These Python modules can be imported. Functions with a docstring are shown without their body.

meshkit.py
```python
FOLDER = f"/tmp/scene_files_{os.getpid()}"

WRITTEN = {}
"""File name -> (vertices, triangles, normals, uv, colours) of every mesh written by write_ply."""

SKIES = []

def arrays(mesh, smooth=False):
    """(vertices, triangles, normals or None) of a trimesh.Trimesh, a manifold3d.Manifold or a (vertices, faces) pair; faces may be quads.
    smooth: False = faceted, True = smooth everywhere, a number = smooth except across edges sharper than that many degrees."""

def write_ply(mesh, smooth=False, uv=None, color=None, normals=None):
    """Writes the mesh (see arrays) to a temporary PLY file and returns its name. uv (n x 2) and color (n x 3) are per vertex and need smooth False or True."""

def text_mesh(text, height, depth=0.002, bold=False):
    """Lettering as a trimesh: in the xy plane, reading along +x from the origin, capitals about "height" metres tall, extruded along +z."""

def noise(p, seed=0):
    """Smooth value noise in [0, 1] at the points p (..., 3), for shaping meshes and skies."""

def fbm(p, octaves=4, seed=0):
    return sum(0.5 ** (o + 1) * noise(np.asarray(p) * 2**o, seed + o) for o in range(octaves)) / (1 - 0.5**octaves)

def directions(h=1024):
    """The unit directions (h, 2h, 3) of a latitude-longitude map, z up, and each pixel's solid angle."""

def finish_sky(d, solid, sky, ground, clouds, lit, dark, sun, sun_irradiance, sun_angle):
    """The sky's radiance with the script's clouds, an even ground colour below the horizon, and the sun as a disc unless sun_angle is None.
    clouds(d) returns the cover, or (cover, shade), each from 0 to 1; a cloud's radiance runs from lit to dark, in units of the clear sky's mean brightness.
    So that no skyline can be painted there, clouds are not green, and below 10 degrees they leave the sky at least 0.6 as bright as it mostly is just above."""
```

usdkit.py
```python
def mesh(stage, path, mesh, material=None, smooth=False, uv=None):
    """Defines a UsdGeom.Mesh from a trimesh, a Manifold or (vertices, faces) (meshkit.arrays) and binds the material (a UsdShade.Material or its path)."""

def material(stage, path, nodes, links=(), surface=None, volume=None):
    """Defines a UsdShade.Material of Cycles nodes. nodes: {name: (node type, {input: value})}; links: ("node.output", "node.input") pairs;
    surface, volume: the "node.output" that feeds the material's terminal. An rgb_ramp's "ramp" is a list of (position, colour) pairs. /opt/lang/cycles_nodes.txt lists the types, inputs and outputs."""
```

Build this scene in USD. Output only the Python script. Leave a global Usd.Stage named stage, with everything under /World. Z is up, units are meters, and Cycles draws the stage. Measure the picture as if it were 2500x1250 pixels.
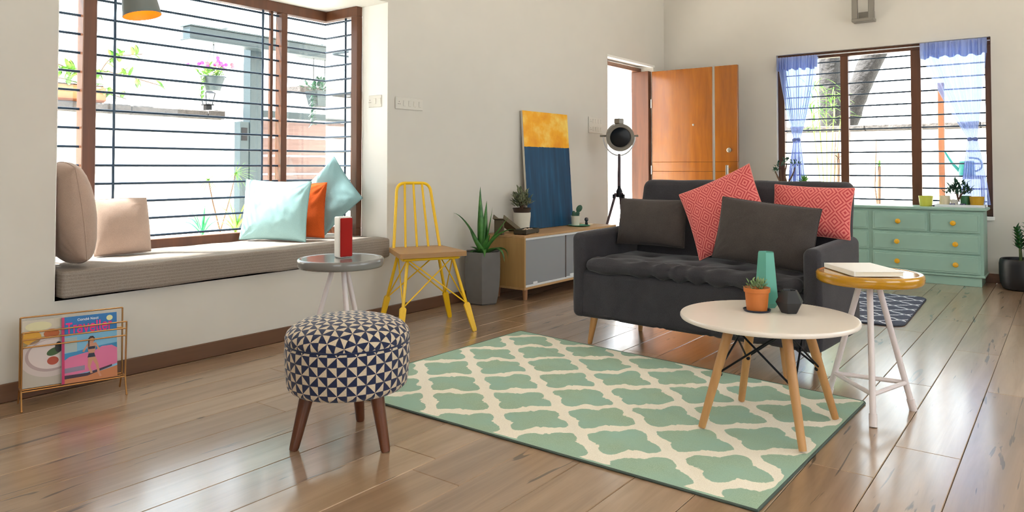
import math, random
import numpy as np
import trimesh, manifold3d as m3
from shapely.geometry import Polygon, box as sbox, Point
from shapely import affinity
from shapely.ops import unary_union
import usdkit, meshkit
from pxr import Usd, UsdGeom, UsdLux, UsdShade, Gf, Sdf
EXPOSURE, BULB, SUN = 0.7, 30.0, 10

random.seed(7); RNG = np.random.default_rng(7)
stage = Usd.Stage.CreateInMemory()
UsdGeom.SetStageUpAxis(stage, 'Z'); UsdGeom.SetStageMetersPerUnit(stage, 1.0)
UsdGeom.Xform.Define(stage, '/World')
PI = math.pi

# ------------------------------------------------------------------ camera, sky, exposure
cam = UsdGeom.Camera.Define(stage, '/World/camera')
CAM_H, YAW, PITCH, FPX = 1.05, math.radians(37.12), math.radians(1.45), 1800.0
fwd = np.array([math.cos(PITCH)*math.cos(YAW), math.cos(PITCH)*math.sin(YAW), math.sin(PITCH)])
rgt = np.array([math.sin(YAW), -math.cos(YAW), 0.0]); upv = np.cross(rgt, fwd)
cam.AddTransformOp().Set(Gf.Matrix4d(*rgt, 0, *upv, 0, *(-fwd), 0, 0, 0, CAM_H, 1))
cam.CreateHorizontalApertureAttr(36.0); cam.CreateFocalLengthAttr(36.0*FPX/2500)
cam.CreateVerticalApertureOffsetAttr(-(625-363)/2500*36.0); cam.CreateHorizontalApertureOffsetAttr(0.0)
cam.CreateClippingRangeAttr(Gf.Vec2f(0.05, 500)); cam.CreateFStopAttr(0.0)
cam.CreateExposureAttr(EXPOSURE)
sky = UsdLux.DomeLight.Define(stage, '/World/sky')
sky.CreateColorAttr(Gf.Vec3f(0.84, 0.93, 1.0)); sky.CreateIntensityAttr(1.0)

sun = UsdLux.DistantLight.Define(stage, '/World/sun')
sun.CreateColorAttr(Gf.Vec3f(1.0, 0.985, 0.965)); sun.CreateIntensityAttr(SUN); sun.CreateAngleAttr(3.5); sun.CreateNormalizeAttr(True)
_z = -np.array([0.36, -0.37, -1.0]); _z /= np.linalg.norm(_z); _x = np.cross((0, 0, 1), _z); _x /= np.linalg.norm(_x); _y = np.cross(_z, _x)
sun.AddTransformOp().Set(Gf.Matrix4d(*_x, 0, *_y, 0, *_z, 0, 0, 0, 20, 1))

# ------------------------------------------------------------------ small helpers
def lin(c):
    if isinstance(c, str):
        c = [int(c[i:i+2], 16)/255 for i in (1, 3, 5)]
        return tuple(x/12.92 if x <= .04045 else ((x+.055)/1.055)**2.4 for x in c)
    return tuple(c)

class L(str): pass
class NG:
    """A small builder of node graphs."""
    def __init__(s): s.n, s.l = {}, []
    def __call__(s, kind, out=None, **inp):
        name = 'n%d' % len(s.n); vals = {}
        for k, v in inp.items():
            if isinstance(v, L): s.l.append((str(v), name+'.'+k))
            else: vals[k] = v
        s.n[name] = (kind, vals)
        return L(name+'.'+(out or {'principled_bsdf': 'BSDF', 'mix': 'color', 'noise_texture': 'fac', 'math': 'value', 'rgb_ramp': 'color', 'bump': 'normal', 'mapping': 'vector', 'mix_closure': 'closure', 'fresnel': 'fac', 'transparent_bsdf': 'BSDF', 'glossy_bsdf': 'BSDF', 'diffuse_bsdf': 'BSDF', 'translucent_bsdf': 'BSDF', 'emission': 'emission', 'combine_xyz': 'vector', 'attribute': 'fac', 'uvmap': 'UV', 'geometry': 'position', 'brick_texture': 'color', 'voronoi_texture': 'distance', 'map_range': 'result', 'wave_texture': 'fac'}[kind]))
    def m(s, op, a, b=None, c=None):
        kw = {'value1': a}
        if b is not None: kw['value2'] = b
        if c is not None: kw['value3'] = c
        return s('math', math_type=op, **kw)
    def pos(s, scale=(1, 1, 1), obj=True, rot=(0, 0, 0)):
        v = s('texture_coordinate', 'object') if obj else s('geometry')
        return s('mapping', vector=v, scale=scale, rotation=rot)
    def ramp(s, fac, stops): return s('rgb_ramp', fac=fac, ramp=stops)
    def make(s, name, surf): return usdkit.material(stage, '/World/Looks/'+name, s.n, s.l, surface=str(surf))

UsdGeom.Scope.Define(stage, '/World/Looks')
MATS = {}
def pbr(name, col, rough=.5, metal=0., spec=.5, var=0., vscale=6., stretch=(1, 1, 1), bump=0., bscale=60., bdist=.002, col2=None, coat=0., sheen=0., obj=True, **kw):
    """A principled material; var mixes in a second tone by noise, bump adds fine relief."""
    if name in MATS: return MATS[name]
    g = NG(); a = lin(col); inp = dict(roughness=rough, metallic=metal, specular_ior_level=spec, **kw)
    if coat: inp.update(coat_weight=coat, coat_roughness=.06)
    if sheen: inp.update(sheen_weight=sheen, sheen_roughness=.4)
    if var or bump: p = g.pos(stretch, obj)
    if var:
        b = lin(col2) if col2 else tuple(x*(1-var) for x in a)
        hi = a if col2 else tuple(min(1, x*(1+var)) for x in a)
        n = g('noise_texture', vector=p, scale=vscale, detail=4., roughness=.6)
        inp['base_color'] = g.ramp(n, [(.3, b), (.7, hi)])
    else: inp['base_color'] = a
    if bump:
        n2 = g('noise_texture', vector=p, scale=bscale, detail=3.)
        inp['normal'] = g('bump', height=n2, strength=bump, distance=bdist)
    MATS[name] = g.make(name, g('principled_bsdf', **inp)); return MATS[name]

# ------------------------------------------------------------------ shapes
def cat(*ms):
    out = []
    for m in ms:
        if hasattr(m, 'to_mesh'):
            k = m.to_mesh(); m = trimesh.Trimesh(k.vert_properties[:, :3], k.tri_verts, process=False)
        out.append(m)
    return trimesh.util.concatenate(out)
def bx(x0, x1, y0, y1, z0, z1, b=.003):
    """A box between two corners with chamfered edges."""
    lo, hi = np.array([x0, y0, z0], float), np.array([x1, y1, z1], float)
    b = min(b, .45*float((hi-lo).min()))
    if b <= 0:
        m = trimesh.creation.box(hi-lo); m.apply_translation((lo+hi)/2); return m
    P = []
    for s in np.ndindex(2, 2, 2):
        c = np.where(np.array(s) == 1, hi, lo); d = np.where(np.array(s) == 1, -1, 1)*b
        for k in range(3):
            q = c+d; q[k] = c[k]; P.append(q)
    return trimesh.convex.convex_hull(np.array(P))
def rbx(x0, x1, y0, y1, z0, z1, r, n=20):
    r = min(r, .49*min(x1-x0, y1-y0, z1-z0))
    s = m3.Manifold.sphere(r, n)
    return m3.Manifold.batch_hull([s.translate((x, y, z)) for x in (x0+r, x1-r) for y in (y0+r, y1-r) for z in (z0+r, z1-r)])
def tube(pts, r, n=10, closed=False):
    """A swept round bar; r one radius or one per point."""
    P = np.array(pts, float); k = len(P); R = np.broadcast_to(np.asarray(r, float), (k,))
    T = np.roll(P, -1, 0)-np.roll(P, 1, 0) if closed else np.gradient(P, axis=0)
    T /= np.linalg.norm(T, axis=1)[:, None]+1e-12
    a = np.array([0, 0, 1.]) if abs(T[0][2]) < .9 else np.array([1., 0, 0])
    N = np.cross(T[0], a); N /= np.linalg.norm(N); V = []
    t = np.arange(n)*2*PI/n
    for i in range(k):
        N = N-T[i]*(N@T[i]); N /= np.linalg.norm(N); B = np.cross(T[i], N)
        V.append(P[i]+R[i]*(np.cos(t)[:, None]*N+np.sin(t)[:, None]*B))
    V = np.vstack(V); F = []
    for i in range(k if closed else k-1):
        j = (i+1) % k
        for q in range(n):
            p = (q+1) % n
            F += [[i*n+q, i*n+p, j*n+p], [i*n+q, j*n+p, j*n+q]]
    if not closed:
        c = len(V); V = np.vstack([V, P[:1], P[-1:]])
        for q in range(n):
            p = (q+1) % n
            F += [[c, p, q], [c+1, (k-1)*n+q, (k-1)*n+p]]
    m = trimesh.Trimesh(V, F, process=False)
    if m.volume < 0: m.invert()
    return m
def arc(pts, rad=.03, n=5):
    """A polyline with rounded corners."""
    P = [np.array(p, float) for p in pts]; out = [P[0]]
    for a, b, c in zip(P, P[1:], P[2:]):
        u, v = a-b, c-b; lu, lv = np.linalg.norm(u), np.linalg.norm(v); d = min(rad, lu*.49, lv*.49)
        s, e = b+u/lu*d, b+v/lv*d
        for t in np.linspace(0, 1, n): out.append((1-t)**2*s+2*t*(1-t)*b+t*t*e)
    return np.array(out+[P[-1]])
def lathe(prof, n=32, sx=1., sy=1.):
    """A turned shape: (radius, height) pairs from the axis at the bottom round to the axis at the top."""
    p = np.array(prof, float); k = len(p); t = np.arange(n)*2*PI/n
    V = np.stack([p[:, None, 0]*np.cos(t)*sx, p[:, None, 0]*np.sin(t)*sy, np.repeat(p[:, 1:2], n, 1)], -1).reshape(-1, 3); F = []
    for i in range(k-1):
        for q in range(n):
            r = (q+1) % n; a, b, c, d = i*n+q, i*n+r, (i+1)*n+r, (i+1)*n+q
            if p[i, 0] > 1e-9: F.append([a, b, c])
            if p[i+1, 0] > 1e-9: F.append([a, c, d])
    m = trimesh.Trimesh(V, F, process=True); m.merge_vertices(); m.update_faces(m.nondegenerate_faces()); m.fix_normals(); return m
def prism(poly, d, z0=0.):
    gs = getattr(poly, 'geoms', [poly])
    m = trimesh.util.concatenate([trimesh.creation.extrude_polygon(g, d, engine='earcut') for g in gs if g.area > 1e-9]); m.apply_translation([0, 0, z0]); return m
def frame(m, o, x, y):
    """Places a mesh drawn in its own xyz at o with its x and y axes along the given vectors."""
    x = np.array(x, float); x /= np.linalg.norm(x); y = np.array(y, float); y -= x*(x@y); y /= np.linalg.norm(y)
    M = np.eye(4); M[:3, 0], M[:3, 1], M[:3, 2], M[:3, 3] = x, y, np.cross(x, y), o
    m = m.copy(); m.apply_transform(M); return m
def mv(m, x=0, y=0, z=0): m = cat(m) if hasattr(m, 'to_mesh') else m.copy(); m.apply_translation([x, y, z]); return m
def rot(m, a, ax=(0, 0, 1), at=(0, 0, 0)): m = m.copy(); m.apply_transform(trimesh.transformations.rotation_matrix(a, ax, at)); return m
def grid(nu, nv, fn, closed_u=False):
    u, v = np.meshgrid(np.linspace(0, 1, nu), np.linspace(0, 1, nv), indexing='ij')
    V = np.stack(fn(u, v), -1).reshape(-1, 3); F = []
    for i in range(nu-1):
        for j in range(nv-1):
            a = i*nv+j; F += [[a, a+nv, a+nv+1], [a, a+nv+1, a+1]]
    return trimesh.Trimesh(V, F, process=False), np.stack([u.ravel(), v.ravel()], 1)
def pillow(w, h, t, pinch=.06, n=30, seed=0, wr=.006, power=.5):
    """A stuffed cushion in its xy plane: two bulging faces that meet in a seam, corners drawn out into ears. Returns the mesh and its uv."""
    s = np.sin(np.linspace(-1, 1, n)*PI/2); u, v = np.meshgrid(s, s, indexing='ij')
    x = w/2*u*(1-pinch*(1-v**2)); y = h/2*v*(1-pinch*(1-u**2))
    th = t/2*((1-u**2)*(1-v**2))**power
    nz = meshkit.fbm(np.stack([x*14, y*14, np.full_like(x, seed*7.3)], -1), 3, seed)-.5
    ang = np.arctan2(np.abs(y)-h/2, np.abs(x)-w/2); rad = np.hypot(np.abs(x)-w/2, np.abs(y)-h/2)
    crease = np.sin(ang*15+seed)*np.exp(-(rad/(.28*min(w, h)))**2)*(rad/(.05+rad))
    d = (nz*2+crease*.9)*wr*np.clip(th/(t/2)*2, 0, 1)
    V, UV, F = [], [], []
    for sgn in (1, -1):
        V.append(np.stack([x, y, sgn*(th+d)], -1).reshape(-1, 3)); UV.append(np.stack([x, y], -1).reshape(-1, 2)); o = len(V[0])*(sgn < 0)
        for i in range(n-1):
            for j in range(n-1):
                a, b, c, e = (o+i*n+j, o+(i+1)*n+j, o+(i+1)*n+j+1, o+i*n+j+1)
                F += [[a, b, c], [a, c, e]] if sgn > 0 else [[a, c, b], [a, e, c]]
    edge = [(i, 0) for i in range(n)]+[(n-1, j) for j in range(1, n)]+[(i, n-1) for i in range(n-2, -1, -1)]+[(0, j) for j in range(n-2, 0, -1)]
    rim = np.array([[x[i, j], y[i, j], 0] for i, j in edge])
    return trimesh.Trimesh(np.vstack(V), F, process=False), np.vstack(UV), rim
def leaf(length, width, bend=.3, fold=.25, n=7, curl=0., tip=1.3, base=.25):
    """A leaf that springs from the origin along +x, rising then drooping, with a folded midrib and a thickness."""
    t = np.linspace(0, 1, n); ang = bend*t**1.3*PI/2; ds = length/(n-1)
    px = np.concatenate([[0], np.cumsum(np.cos(ang[:-1])*ds)]); pz = np.concatenate([[0], np.cumsum(-np.sin(ang[:-1])*ds)])
    wd = width/2*(base+(1-base)*np.sin(np.clip(t*1.15, 0, 1)*PI/2))*(1-t**tip); wd[-1] = width*.01
    V = []
    for i in range(n):
        nx, nz = math.sin(ang[i]), math.cos(ang[i]); th = max(.0006, .03*width*(1-t[i]))
        V += [[px[i]+nx*wd[i]*fold, wd[i], pz[i]+nz*wd[i]*fold], [px[i], 0, pz[i]], [px[i]+nx*wd[i]*fold, -wd[i], pz[i]+nz*wd[i]*fold], [px[i]-nx*th*2, 0, pz[i]-nz*th*2]]
    F = []
    for i in range(n-1):
        for q in range(4):
            a, b = i*4+q, i*4+(q+1) % 4; F += [[a, a+4, b+4], [a, b+4, b]]
    F += [[0, 1, 3], [1, 2, 3]]
    m = trimesh.Trimesh(V, F, process=False)
    if m.volume < 0: m.invert()
    return m
def aim(m, az, el, at=(0, 0, 0)):
    """Turns a shape that points along +x to the azimuth and elevation and moves it."""
    m = rot(m, -el, (0, 1, 0)); m = rot(m, az); return mv(m, *at)

# ------------------------------------------------------------------ the scene's tree
USED = {}
def fresh(parent, name):
    k = (parent, name); USED[k] = USED.get(k, -1)+1
    return parent+'/'+name+('' if USED[k] == 0 else '_%03d' % USED[k])
def tag(p, **kw):
    for k, v in kw.items():
        if v: p.SetCustomDataByKey({'cat': 'category'}.get(k, k), v)
    return p
def place(prim, loc=(0, 0, 0), rz=0., M=None):
    x = UsdGeom.Xformable(prim)
    if M is None:
        M = np.eye(4); M[:3, 3] = loc; c, s = math.cos(rz), math.sin(rz); M[:2, :2] = [[c, -s], [s, c]]
    x.AddTransformOp().Set(Gf.Matrix4d(*np.array(M, float).T.ravel().tolist()))
def thing(name, label, cat, loc=(0, 0, 0), rz=0., group=None, kind=None, M=None):
    """An Xform whose children are the parts of one thing."""
    x = UsdGeom.Xform.Define(stage, fresh('/World', name)); place(x.GetPrim(), loc, rz, M)
    return str(tag(x.GetPrim(), label=label, cat=cat, group=group, kind=kind).GetPath())
def part(parent, name, mesh, mat, smooth=30, label=None, kind=None, uv=None, pv=None):
    if uv is not None: smooth = True
    m = usdkit.mesh(stage, fresh(parent, name), cat(mesh) if hasattr(mesh, 'to_mesh') else mesh, mat, smooth, uv)
    if pv is not None:
        UsdGeom.PrimvarsAPI(m).CreatePrimvar('pattern', Sdf.ValueTypeNames.FloatArray, 'vertex').Set([float(x) for x in pv])
    tag(m.GetPrim(), label=label, kind=kind); return str(m.GetPath())
def single(name, mesh, mat, label, cat_, loc=(0, 0, 0), rz=0., group=None, kind=None, smooth=30, M=None, uv=None, pv=None):
    """A thing that is one mesh."""
    p = part('/World', name, mesh, mat, smooth, None, kind, uv, pv); pr = stage.GetPrimAtPath(p)
    place(pr, loc, rz, M); tag(pr, label=label, cat=cat_, group=group); return p
def struct(name, label=None):
    x = UsdGeom.Xform.Define(stage, fresh('/World', name)); tag(x.GetPrim(), kind='structure', label=label); return str(x.GetPath())
def basis(o, x, y):
    x = np.array(x, float); x /= np.linalg.norm(x); y = np.array(y, float); y -= x*(x@y); y /= np.linalg.norm(y)
    M = np.eye(4); M[:3, 0], M[:3, 1], M[:3, 2], M[:3, 3] = x, y, np.cross(x, y), o; return M
# ------------------------------------------------------------------ materials of the setting
M_wall = pbr('wall_paint', '#d5d0c7', .75, var=.015, vscale=3, bump=.12, bscale=220, bdist=.0008)
M_white = pbr('white_paint', '#f2f0ea', .7)
M_base = pbr('baseboard_wood', '#6a4a35', .45, var=.12, vscale=8, stretch=(.3, 4, 4))
def wood(name, dark, light, rough=.35, axis=0, scale=1., coat=0., spec=.5, obj=True, cracks=0.):
    g = NG(); st = [9., 9., 9.]; st[axis] = .7; p = g.pos(tuple(x*scale for x in st), obj)
    n = g('noise_texture', vector=p, scale=1.6, detail=6., roughness=.62, distortion=.6)
    col = g.ramp(n, [(.28, lin(dark)), (.5, tuple((x+y)/2 for x, y in zip(lin(dark), lin(light)))), (.72, lin(light))])
    if cracks:
        st2 = [16., 16., 16.]; st2[axis] = 1.6; q = g.pos(tuple(st2), obj)
        k = g('noise_texture', vector=q, scale=1.1, detail=3., roughness=.5, distortion=1.2)
        col = g('mix', color1=col, color2=lin('#3c2a1c'), fac=g.ramp(k, [(.0, (1, 1, 1)), (.315, (cracks,)*3), (.345, (0, 0, 0)), (1, (0, 0, 0))]))
    b = g('bump', height=n, strength=.12, distance=.002)
    inp = dict(base_color=col, roughness=rough, specular_ior_level=spec, normal=b)
    if coat: inp.update(coat_weight=coat, coat_roughness=.17, coat_ior=1.6)
    MATS[name] = g.make(name, g('principled_bsdf', **inp)); return MATS[name]
M_frame = wood('window_frame_wood', '#4c2c1b', '#6b3f25', .4, 2)
M_planks = [wood('floor_plank_wood_%d' % i, d, l, .34, 0, coat=1., cracks=.8) for i, (d, l) in enumerate([('#836648', '#a8896c'), ('#8c7053', '#b29376'), ('#7d6248', '#a38469'), ('#937659', '#b6997b'), ('#866a4e', '#ab8c70')])]
M_bar = pbr('grille_steel', '#24384c', .4, .2)
g = NG(); M_glass = g.make('window_glass', g('mix_closure', fac=g.m('multiply', g('fresnel', IOR=1.45), .6), closure1=g('transparent_bsdf', color=(.97, .99, .985)), closure2=g('glossy_bsdf', color=(1, 1, 1), roughness=.02)))

YW, XB, ZC = 3.815, 8.02, 3.35          # left wall face, back wall face, ceiling
X0, Y0 = -1.6, -2.6                     # the walls behind and to the right of the camera
# floor of planks
fl = struct('floor'); part(fl, 'subfloor', bx(X0, XB+.1, Y0, YW+.2, -.12, -.014, 0), pbr('subfloor_dark', '#2a1d14', .9))
W = .216; rp = random.Random(3); k = 0
y = .329-W*14
while y < YW:
    x = X0-rp.random()*1.6
    while x < XB:
        ln = 1.83 if rp.random() < .8 else 1.3
        a, b = max(x, X0), min(x+ln, XB)
        if b-a > .08 and b > X0+.05:
            yy0, yy1 = max(y, Y0), min(y+W, YW)
            if yy1-yy0 > .02: part(fl, 'plank', bx(a+.0008, b-.0008, yy0+.0008, yy1-.0008, -.014, 0, .0022), rp.choice(M_planks), False)
        x += ln
    y += W
# walls
def wall_xz(name, x0, x1, z1, yf, yb, holes):
    p = sbox(x0, 0, x1, z1)
    for h in holes: p = p.difference(sbox(*h))
    m = prism(p, yb-yf); m.apply_transform(np.array([[1, 0, 0, 0], [0, 0, 1, yf], [0, 1, 0, 0], [0, 0, 0, 1.]])); m.fix_normals(); return m
def wall_yz(name, y0, y1, z1, xf, xb, holes):
    p = sbox(y0, 0, y1, z1)
    for h in holes: p = p.difference(sbox(*h))
    m = prism(p, xb-xf); m.apply_transform(np.array([[0, 0, 1, xf], [1, 0, 0, 0], [0, 1, 0, 0], [0, 0, 0, 1.]])); m.fix_normals(); return m
BX0, BX1, BZ0, BZ1, YO = 1.475, 3.593, .42, 2.214, 4.08     # the bay opening, outer face of the wall
DX0, DX1, DZ = 6.683, 7.74, 2.222
WY0, WY1, WZ0, WZ1 = .566, 2.504, .6, 2.252
s = struct('wall_left'); part(s, 'plaster', wall_xz('w', X0-.25, XB+.23, ZC, YW, YO, [(BX0, BZ0, BX1, BZ1), (DX0, -.01, DX1, DZ)]), M_wall, False)
s = struct('wall_back'); part(s, 'plaster', wall_yz('w', Y0, YW, ZC, XB, XB+.23, [(WY0, WZ0, WY1, WZ1)]), M_wall, False)
s = struct('wall_right'); part(s, 'plaster', wall_xz('w', X0, XB, ZC, Y0-.25, Y0, [(.2, .9, 2.6, 2.3), (3.4, .9, 6.4, 2.4)]), M_wall, False)
s = struct('wall_front'); part(s, 'plaster', wall_yz('w', Y0, YW, ZC, X0-.25, X0, [(-1.6, .9, .4, 2.3)]), M_wall, False)
s = struct('ceiling'); part(s, 'plaster', bx(X0-.3, XB+.3, Y0-.3, YO, ZC, ZC+.2, 0), M_white, False)
def skirt(name, x0, x1, y0, y1):
    s = struct(name); part(s, 'skirting_board', bx(x0, x1, y0, y1, 0.0, .083, .004), M_base, False)
skirt('baseboard_left', X0, DX0-.01, YW-.014, YW); skirt('baseboard_left', DX1+.02, XB-.014, YW-.014, YW)
skirt('baseboard_back', XB-.014, XB, Y0, YW-.014)

# ---- bay window in the left wall
w1 = struct('window_1'); FY = 4.46; ZT0, ZT1, ZB0, ZB1 = 2.142, 2.2, .545, .614
part(w1, 'sill', bx(BX0-.06, BX1+.06, YW+.001, FY+.06, .36, BZ0, .003), M_white, False)
part(w1, 'soffit', bx(BX0-.55, BX1+.25, YO+.001, FY+.07, 2.2145, 2.3, .003), M_white, False)
for nm_, a in (('reveal', (BX1-.004, BX1+.0, YW-.002, YO-.001, BZ0+.001, BZ1-.001)), ('reveal', (BX0, BX0+.004, YW-.002, YO-.001, BZ0+.001, BZ1-.001)), ('reveal', (BX0+.0041, BX1-.0041, YW-.002, YO-.001, BZ1-.004, BZ1-.0005))): part(w1, nm_, bx(*a, .001), M_white, False)
part(w1, 'top_rail', bx(BX0, BX1, FY-.03, FY+.03, ZT0, 2.214, .003), M_frame); part(w1, 'bottom_rail', bx(BX0, BX1, FY-.03, FY+.03, BZ0, ZB1, .003), M_frame)
for a, b in ((BX0, BX0+.05), (BX1-.05, BX1)):
    part(w1, 'side_rail', bx(a, b, YO, FY-.03, ZT0, 2.214, .003), M_frame); part(w1, 'side_rail', bx(a, b, YO, FY-.03, BZ0, ZB1, .003), M_frame)
    part(w1, 'jamb', bx(a, b, YO, YO+.066, ZB1, ZT0, .003), M_frame)
for x, wd in ((1.875, .075), (3.172, .048)): part(w1, 'mullion', bx(x-wd/2, x+wd/2, FY-.045, FY+.03, ZB1, ZT0, .004), M_frame)
part(w1, 'sash_stile', bx(3.078, 3.1, FY-.012, FY+.012, ZB1, ZT0, .002), M_frame)
xs = [BX0+.004, 1.838, 1.912, 3.148, 3.196, BX1-.004]
for a, b in ((0, 1), (2, 3), (4, 5)): part(w1, 'pane', bx(xs[a], xs[b], FY+.016, FY+.021, ZB1-.005, ZT0+.005, 0), M_glass, False)
part(w1, 'pane', bx(BX1-.008, BX1-.003, YO+.06, FY+.016, ZB1-.005, ZT0+.005, 0), M_glass, False)
part(w1, 'pane', bx(BX0+.003, BX0+.008, YO+.06, FY+.016, ZB1-.005, ZT0+.005, 0), M_glass, False)
for z in [1.803-.106*k for k in range(-3, 12)]:
    part(w1, 'grille_bar', tube(arc([(BX0+.035, YO+.04, z), (BX0+.035, FY-.005, z), (BX1-.035, FY-.005, z), (BX1-.035, YO+.04, z)], .02), .0072, 8), M_bar)
for x in (2.025, 3.016): part(w1, 'grille_upright', tube([(x, FY-.012, ZB1), (x, FY-.012, ZT0)], .0075, 8), M_bar)
for x in (BX0+.028, BX1-.028): part(w1, 'grille_upright', tube([(x, YO+.15, ZB1), (x, YO+.15, ZT0)], .0075, 8), M_bar)

# ---- window in the back wall
w2 = struct('window_2'); FX = XB+.09
part(w2, 'sill', bx(XB-.02, XB+.22, WY0-.012, WY1+.012, WZ0-.035, WZ0, .003), M_white, False)
part(w2, 'top_rail', bx(FX-.035, FX+.035, WY0, WY1, WZ1-.06, WZ1, .003), M_frame); part(w2, 'bottom_rail', bx(FX-.035, FX+.035, WY0, WY1, WZ0, WZ0+.06, .003), M_frame)
for a, b in ((WY0, WY0+.05), (WY1-.065, WY1)): part(w2, 'jamb', bx(FX-.035, FX+.035, a, b, WZ0+.06, WZ1-.06, .003), M_frame)
for y, wd in ((1.835, .075), (1.185, .085)): part(w2, 'mullion', bx(FX-.045, FX+.035, y-wd/2, y+wd/2, WZ0+.06, WZ1-.06, .004), M_frame)
ys = [WY0+.045, 1.15, 1.22, 1.80, 1.87, WY1-.06]
for a, b in ((0, 1), (2, 3), (4, 5)): part(w2, 'pane', bx(FX+.012, FX+.017, ys[a], ys[b], WZ0+.055, WZ1-.055, 0), M_glass, False)
for k in range(-3, 10):
    z = 1.085+.118*k
    if z < WZ1-.07: part(w2, 'grille_bar', tube([(FX, WY0+.04, z), (FX, WY1-.05, z)], .0068, 8), M_bar)

# ---- entrance door in the left wall
d1 = struct('door_1')
part(d1, 'head', bx(DX0, DX1, YO-.11, YO-.02, 2.155, 2.2, .003), M_frame)
part(d1, 'jamb', bx(DX1-.07, DX1, YW+.03, YO-.02, 0, 2.155, .003), M_frame); part(d1, 'jamb', bx(DX0, DX0+.0, YO-.11, YO-.02, 0, 2.155, 0) if 0 else bx(DX0-.0, DX0+.012, YO-.06, YO-.02, 0, 2.155, .002), M_white)
part(d1, 'lintel_strip', bx(DX0, DX1+.03, YW-.004, YW+.04, 2.2, 2.226, .002), M_white)
part(d1, 'canopy', bx(DX0-.4, DX1+.4, YO, YO+1.0, 2.42, 2.52, .005), M_white)
part(d1, 'threshold', bx(DX0, DX1, YW, YO, -.02, .004, .002), M_white)
g = NG(); p = g.pos((7, 7, .8)); n = g('noise_texture', vector=p, scale=2.2, detail=5., roughness=.6, distortion=.5)
M_door = g.make('door_veneer', g('principled_bsdf', base_color=g.ramp(n, [(.3, lin('#85490c')), (.7, lin('#a05e10'))]), roughness=.22, coat_weight=.4, coat_roughness=.08))
M_chrome = pbr('brushed_metal', '#c9c4b8', .28, 1.); M_groove = pbr('groove_dark', '#4a2610', .6)
LX, LT, LW, LZ = 7.71, .04, 1.0, 2.15                 # the leaf hangs open, square to the wall, from the jamb at x = DX1
lf = 'leaf'; ly1 = YW+.005; ly0 = ly1-LW
zs = [.03, .9, 1.005, 1.11, LZ]; 
for a, b in zip(zs, zs[1:]): pass
# stiles and panels of the leaf, parted by fine grooves
yst = ly0+.265
for (ya, yb) in ((ly0, yst-.014), (yst+.014, ly1)):
    for a, b in zip(zs, zs[1:]): part(d1, 'leaf_panel', bx(LX, LX+LT, ya, yb, a+.0012, b-.0012, .0025), M_door, False)
part(d1, 'inlay_strip', bx(LX+.002, LX+LT-.002, yst-.0125, yst+.0125, .03, LZ, .001), M_chrome, False)
part(d1, 'leaf_core', bx(LX+.004, LX+LT-.004, ly0+.004, ly1-.004, .034, LZ-.004, 0), M_groove, False)
part(d1, 'pull_handle', cat(bx(LX-.06, LX-.035, ly0+.085, ly0+.115, .78, 1.075, .004), bx(LX-.037, LX, ly0+.09, ly0+.11, .82, .84, .002), bx(LX-.037, LX, ly0+.09, ly0+.11, 1.02, 1.04, .002)), M_chrome)
part(d1, 'lock_cylinder', frame(lathe([(0, 0), (.026, 0), (.026, .008), (.016, .01), (.014, .018), (0, .018)], 24), (LX, ly0+.095, 1.235), (0, 1, 0), (0, 0, 1)) if 0 else rot(mv(lathe([(0, 0), (.026, 0), (.026, .008), (.016, .01), (.014, .018), (0, .018)], 24), 0, 0, 0), -PI/2, (0, 1, 0)).apply_translation((LX, ly0+.095, 1.235)), M_chrome)
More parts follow.
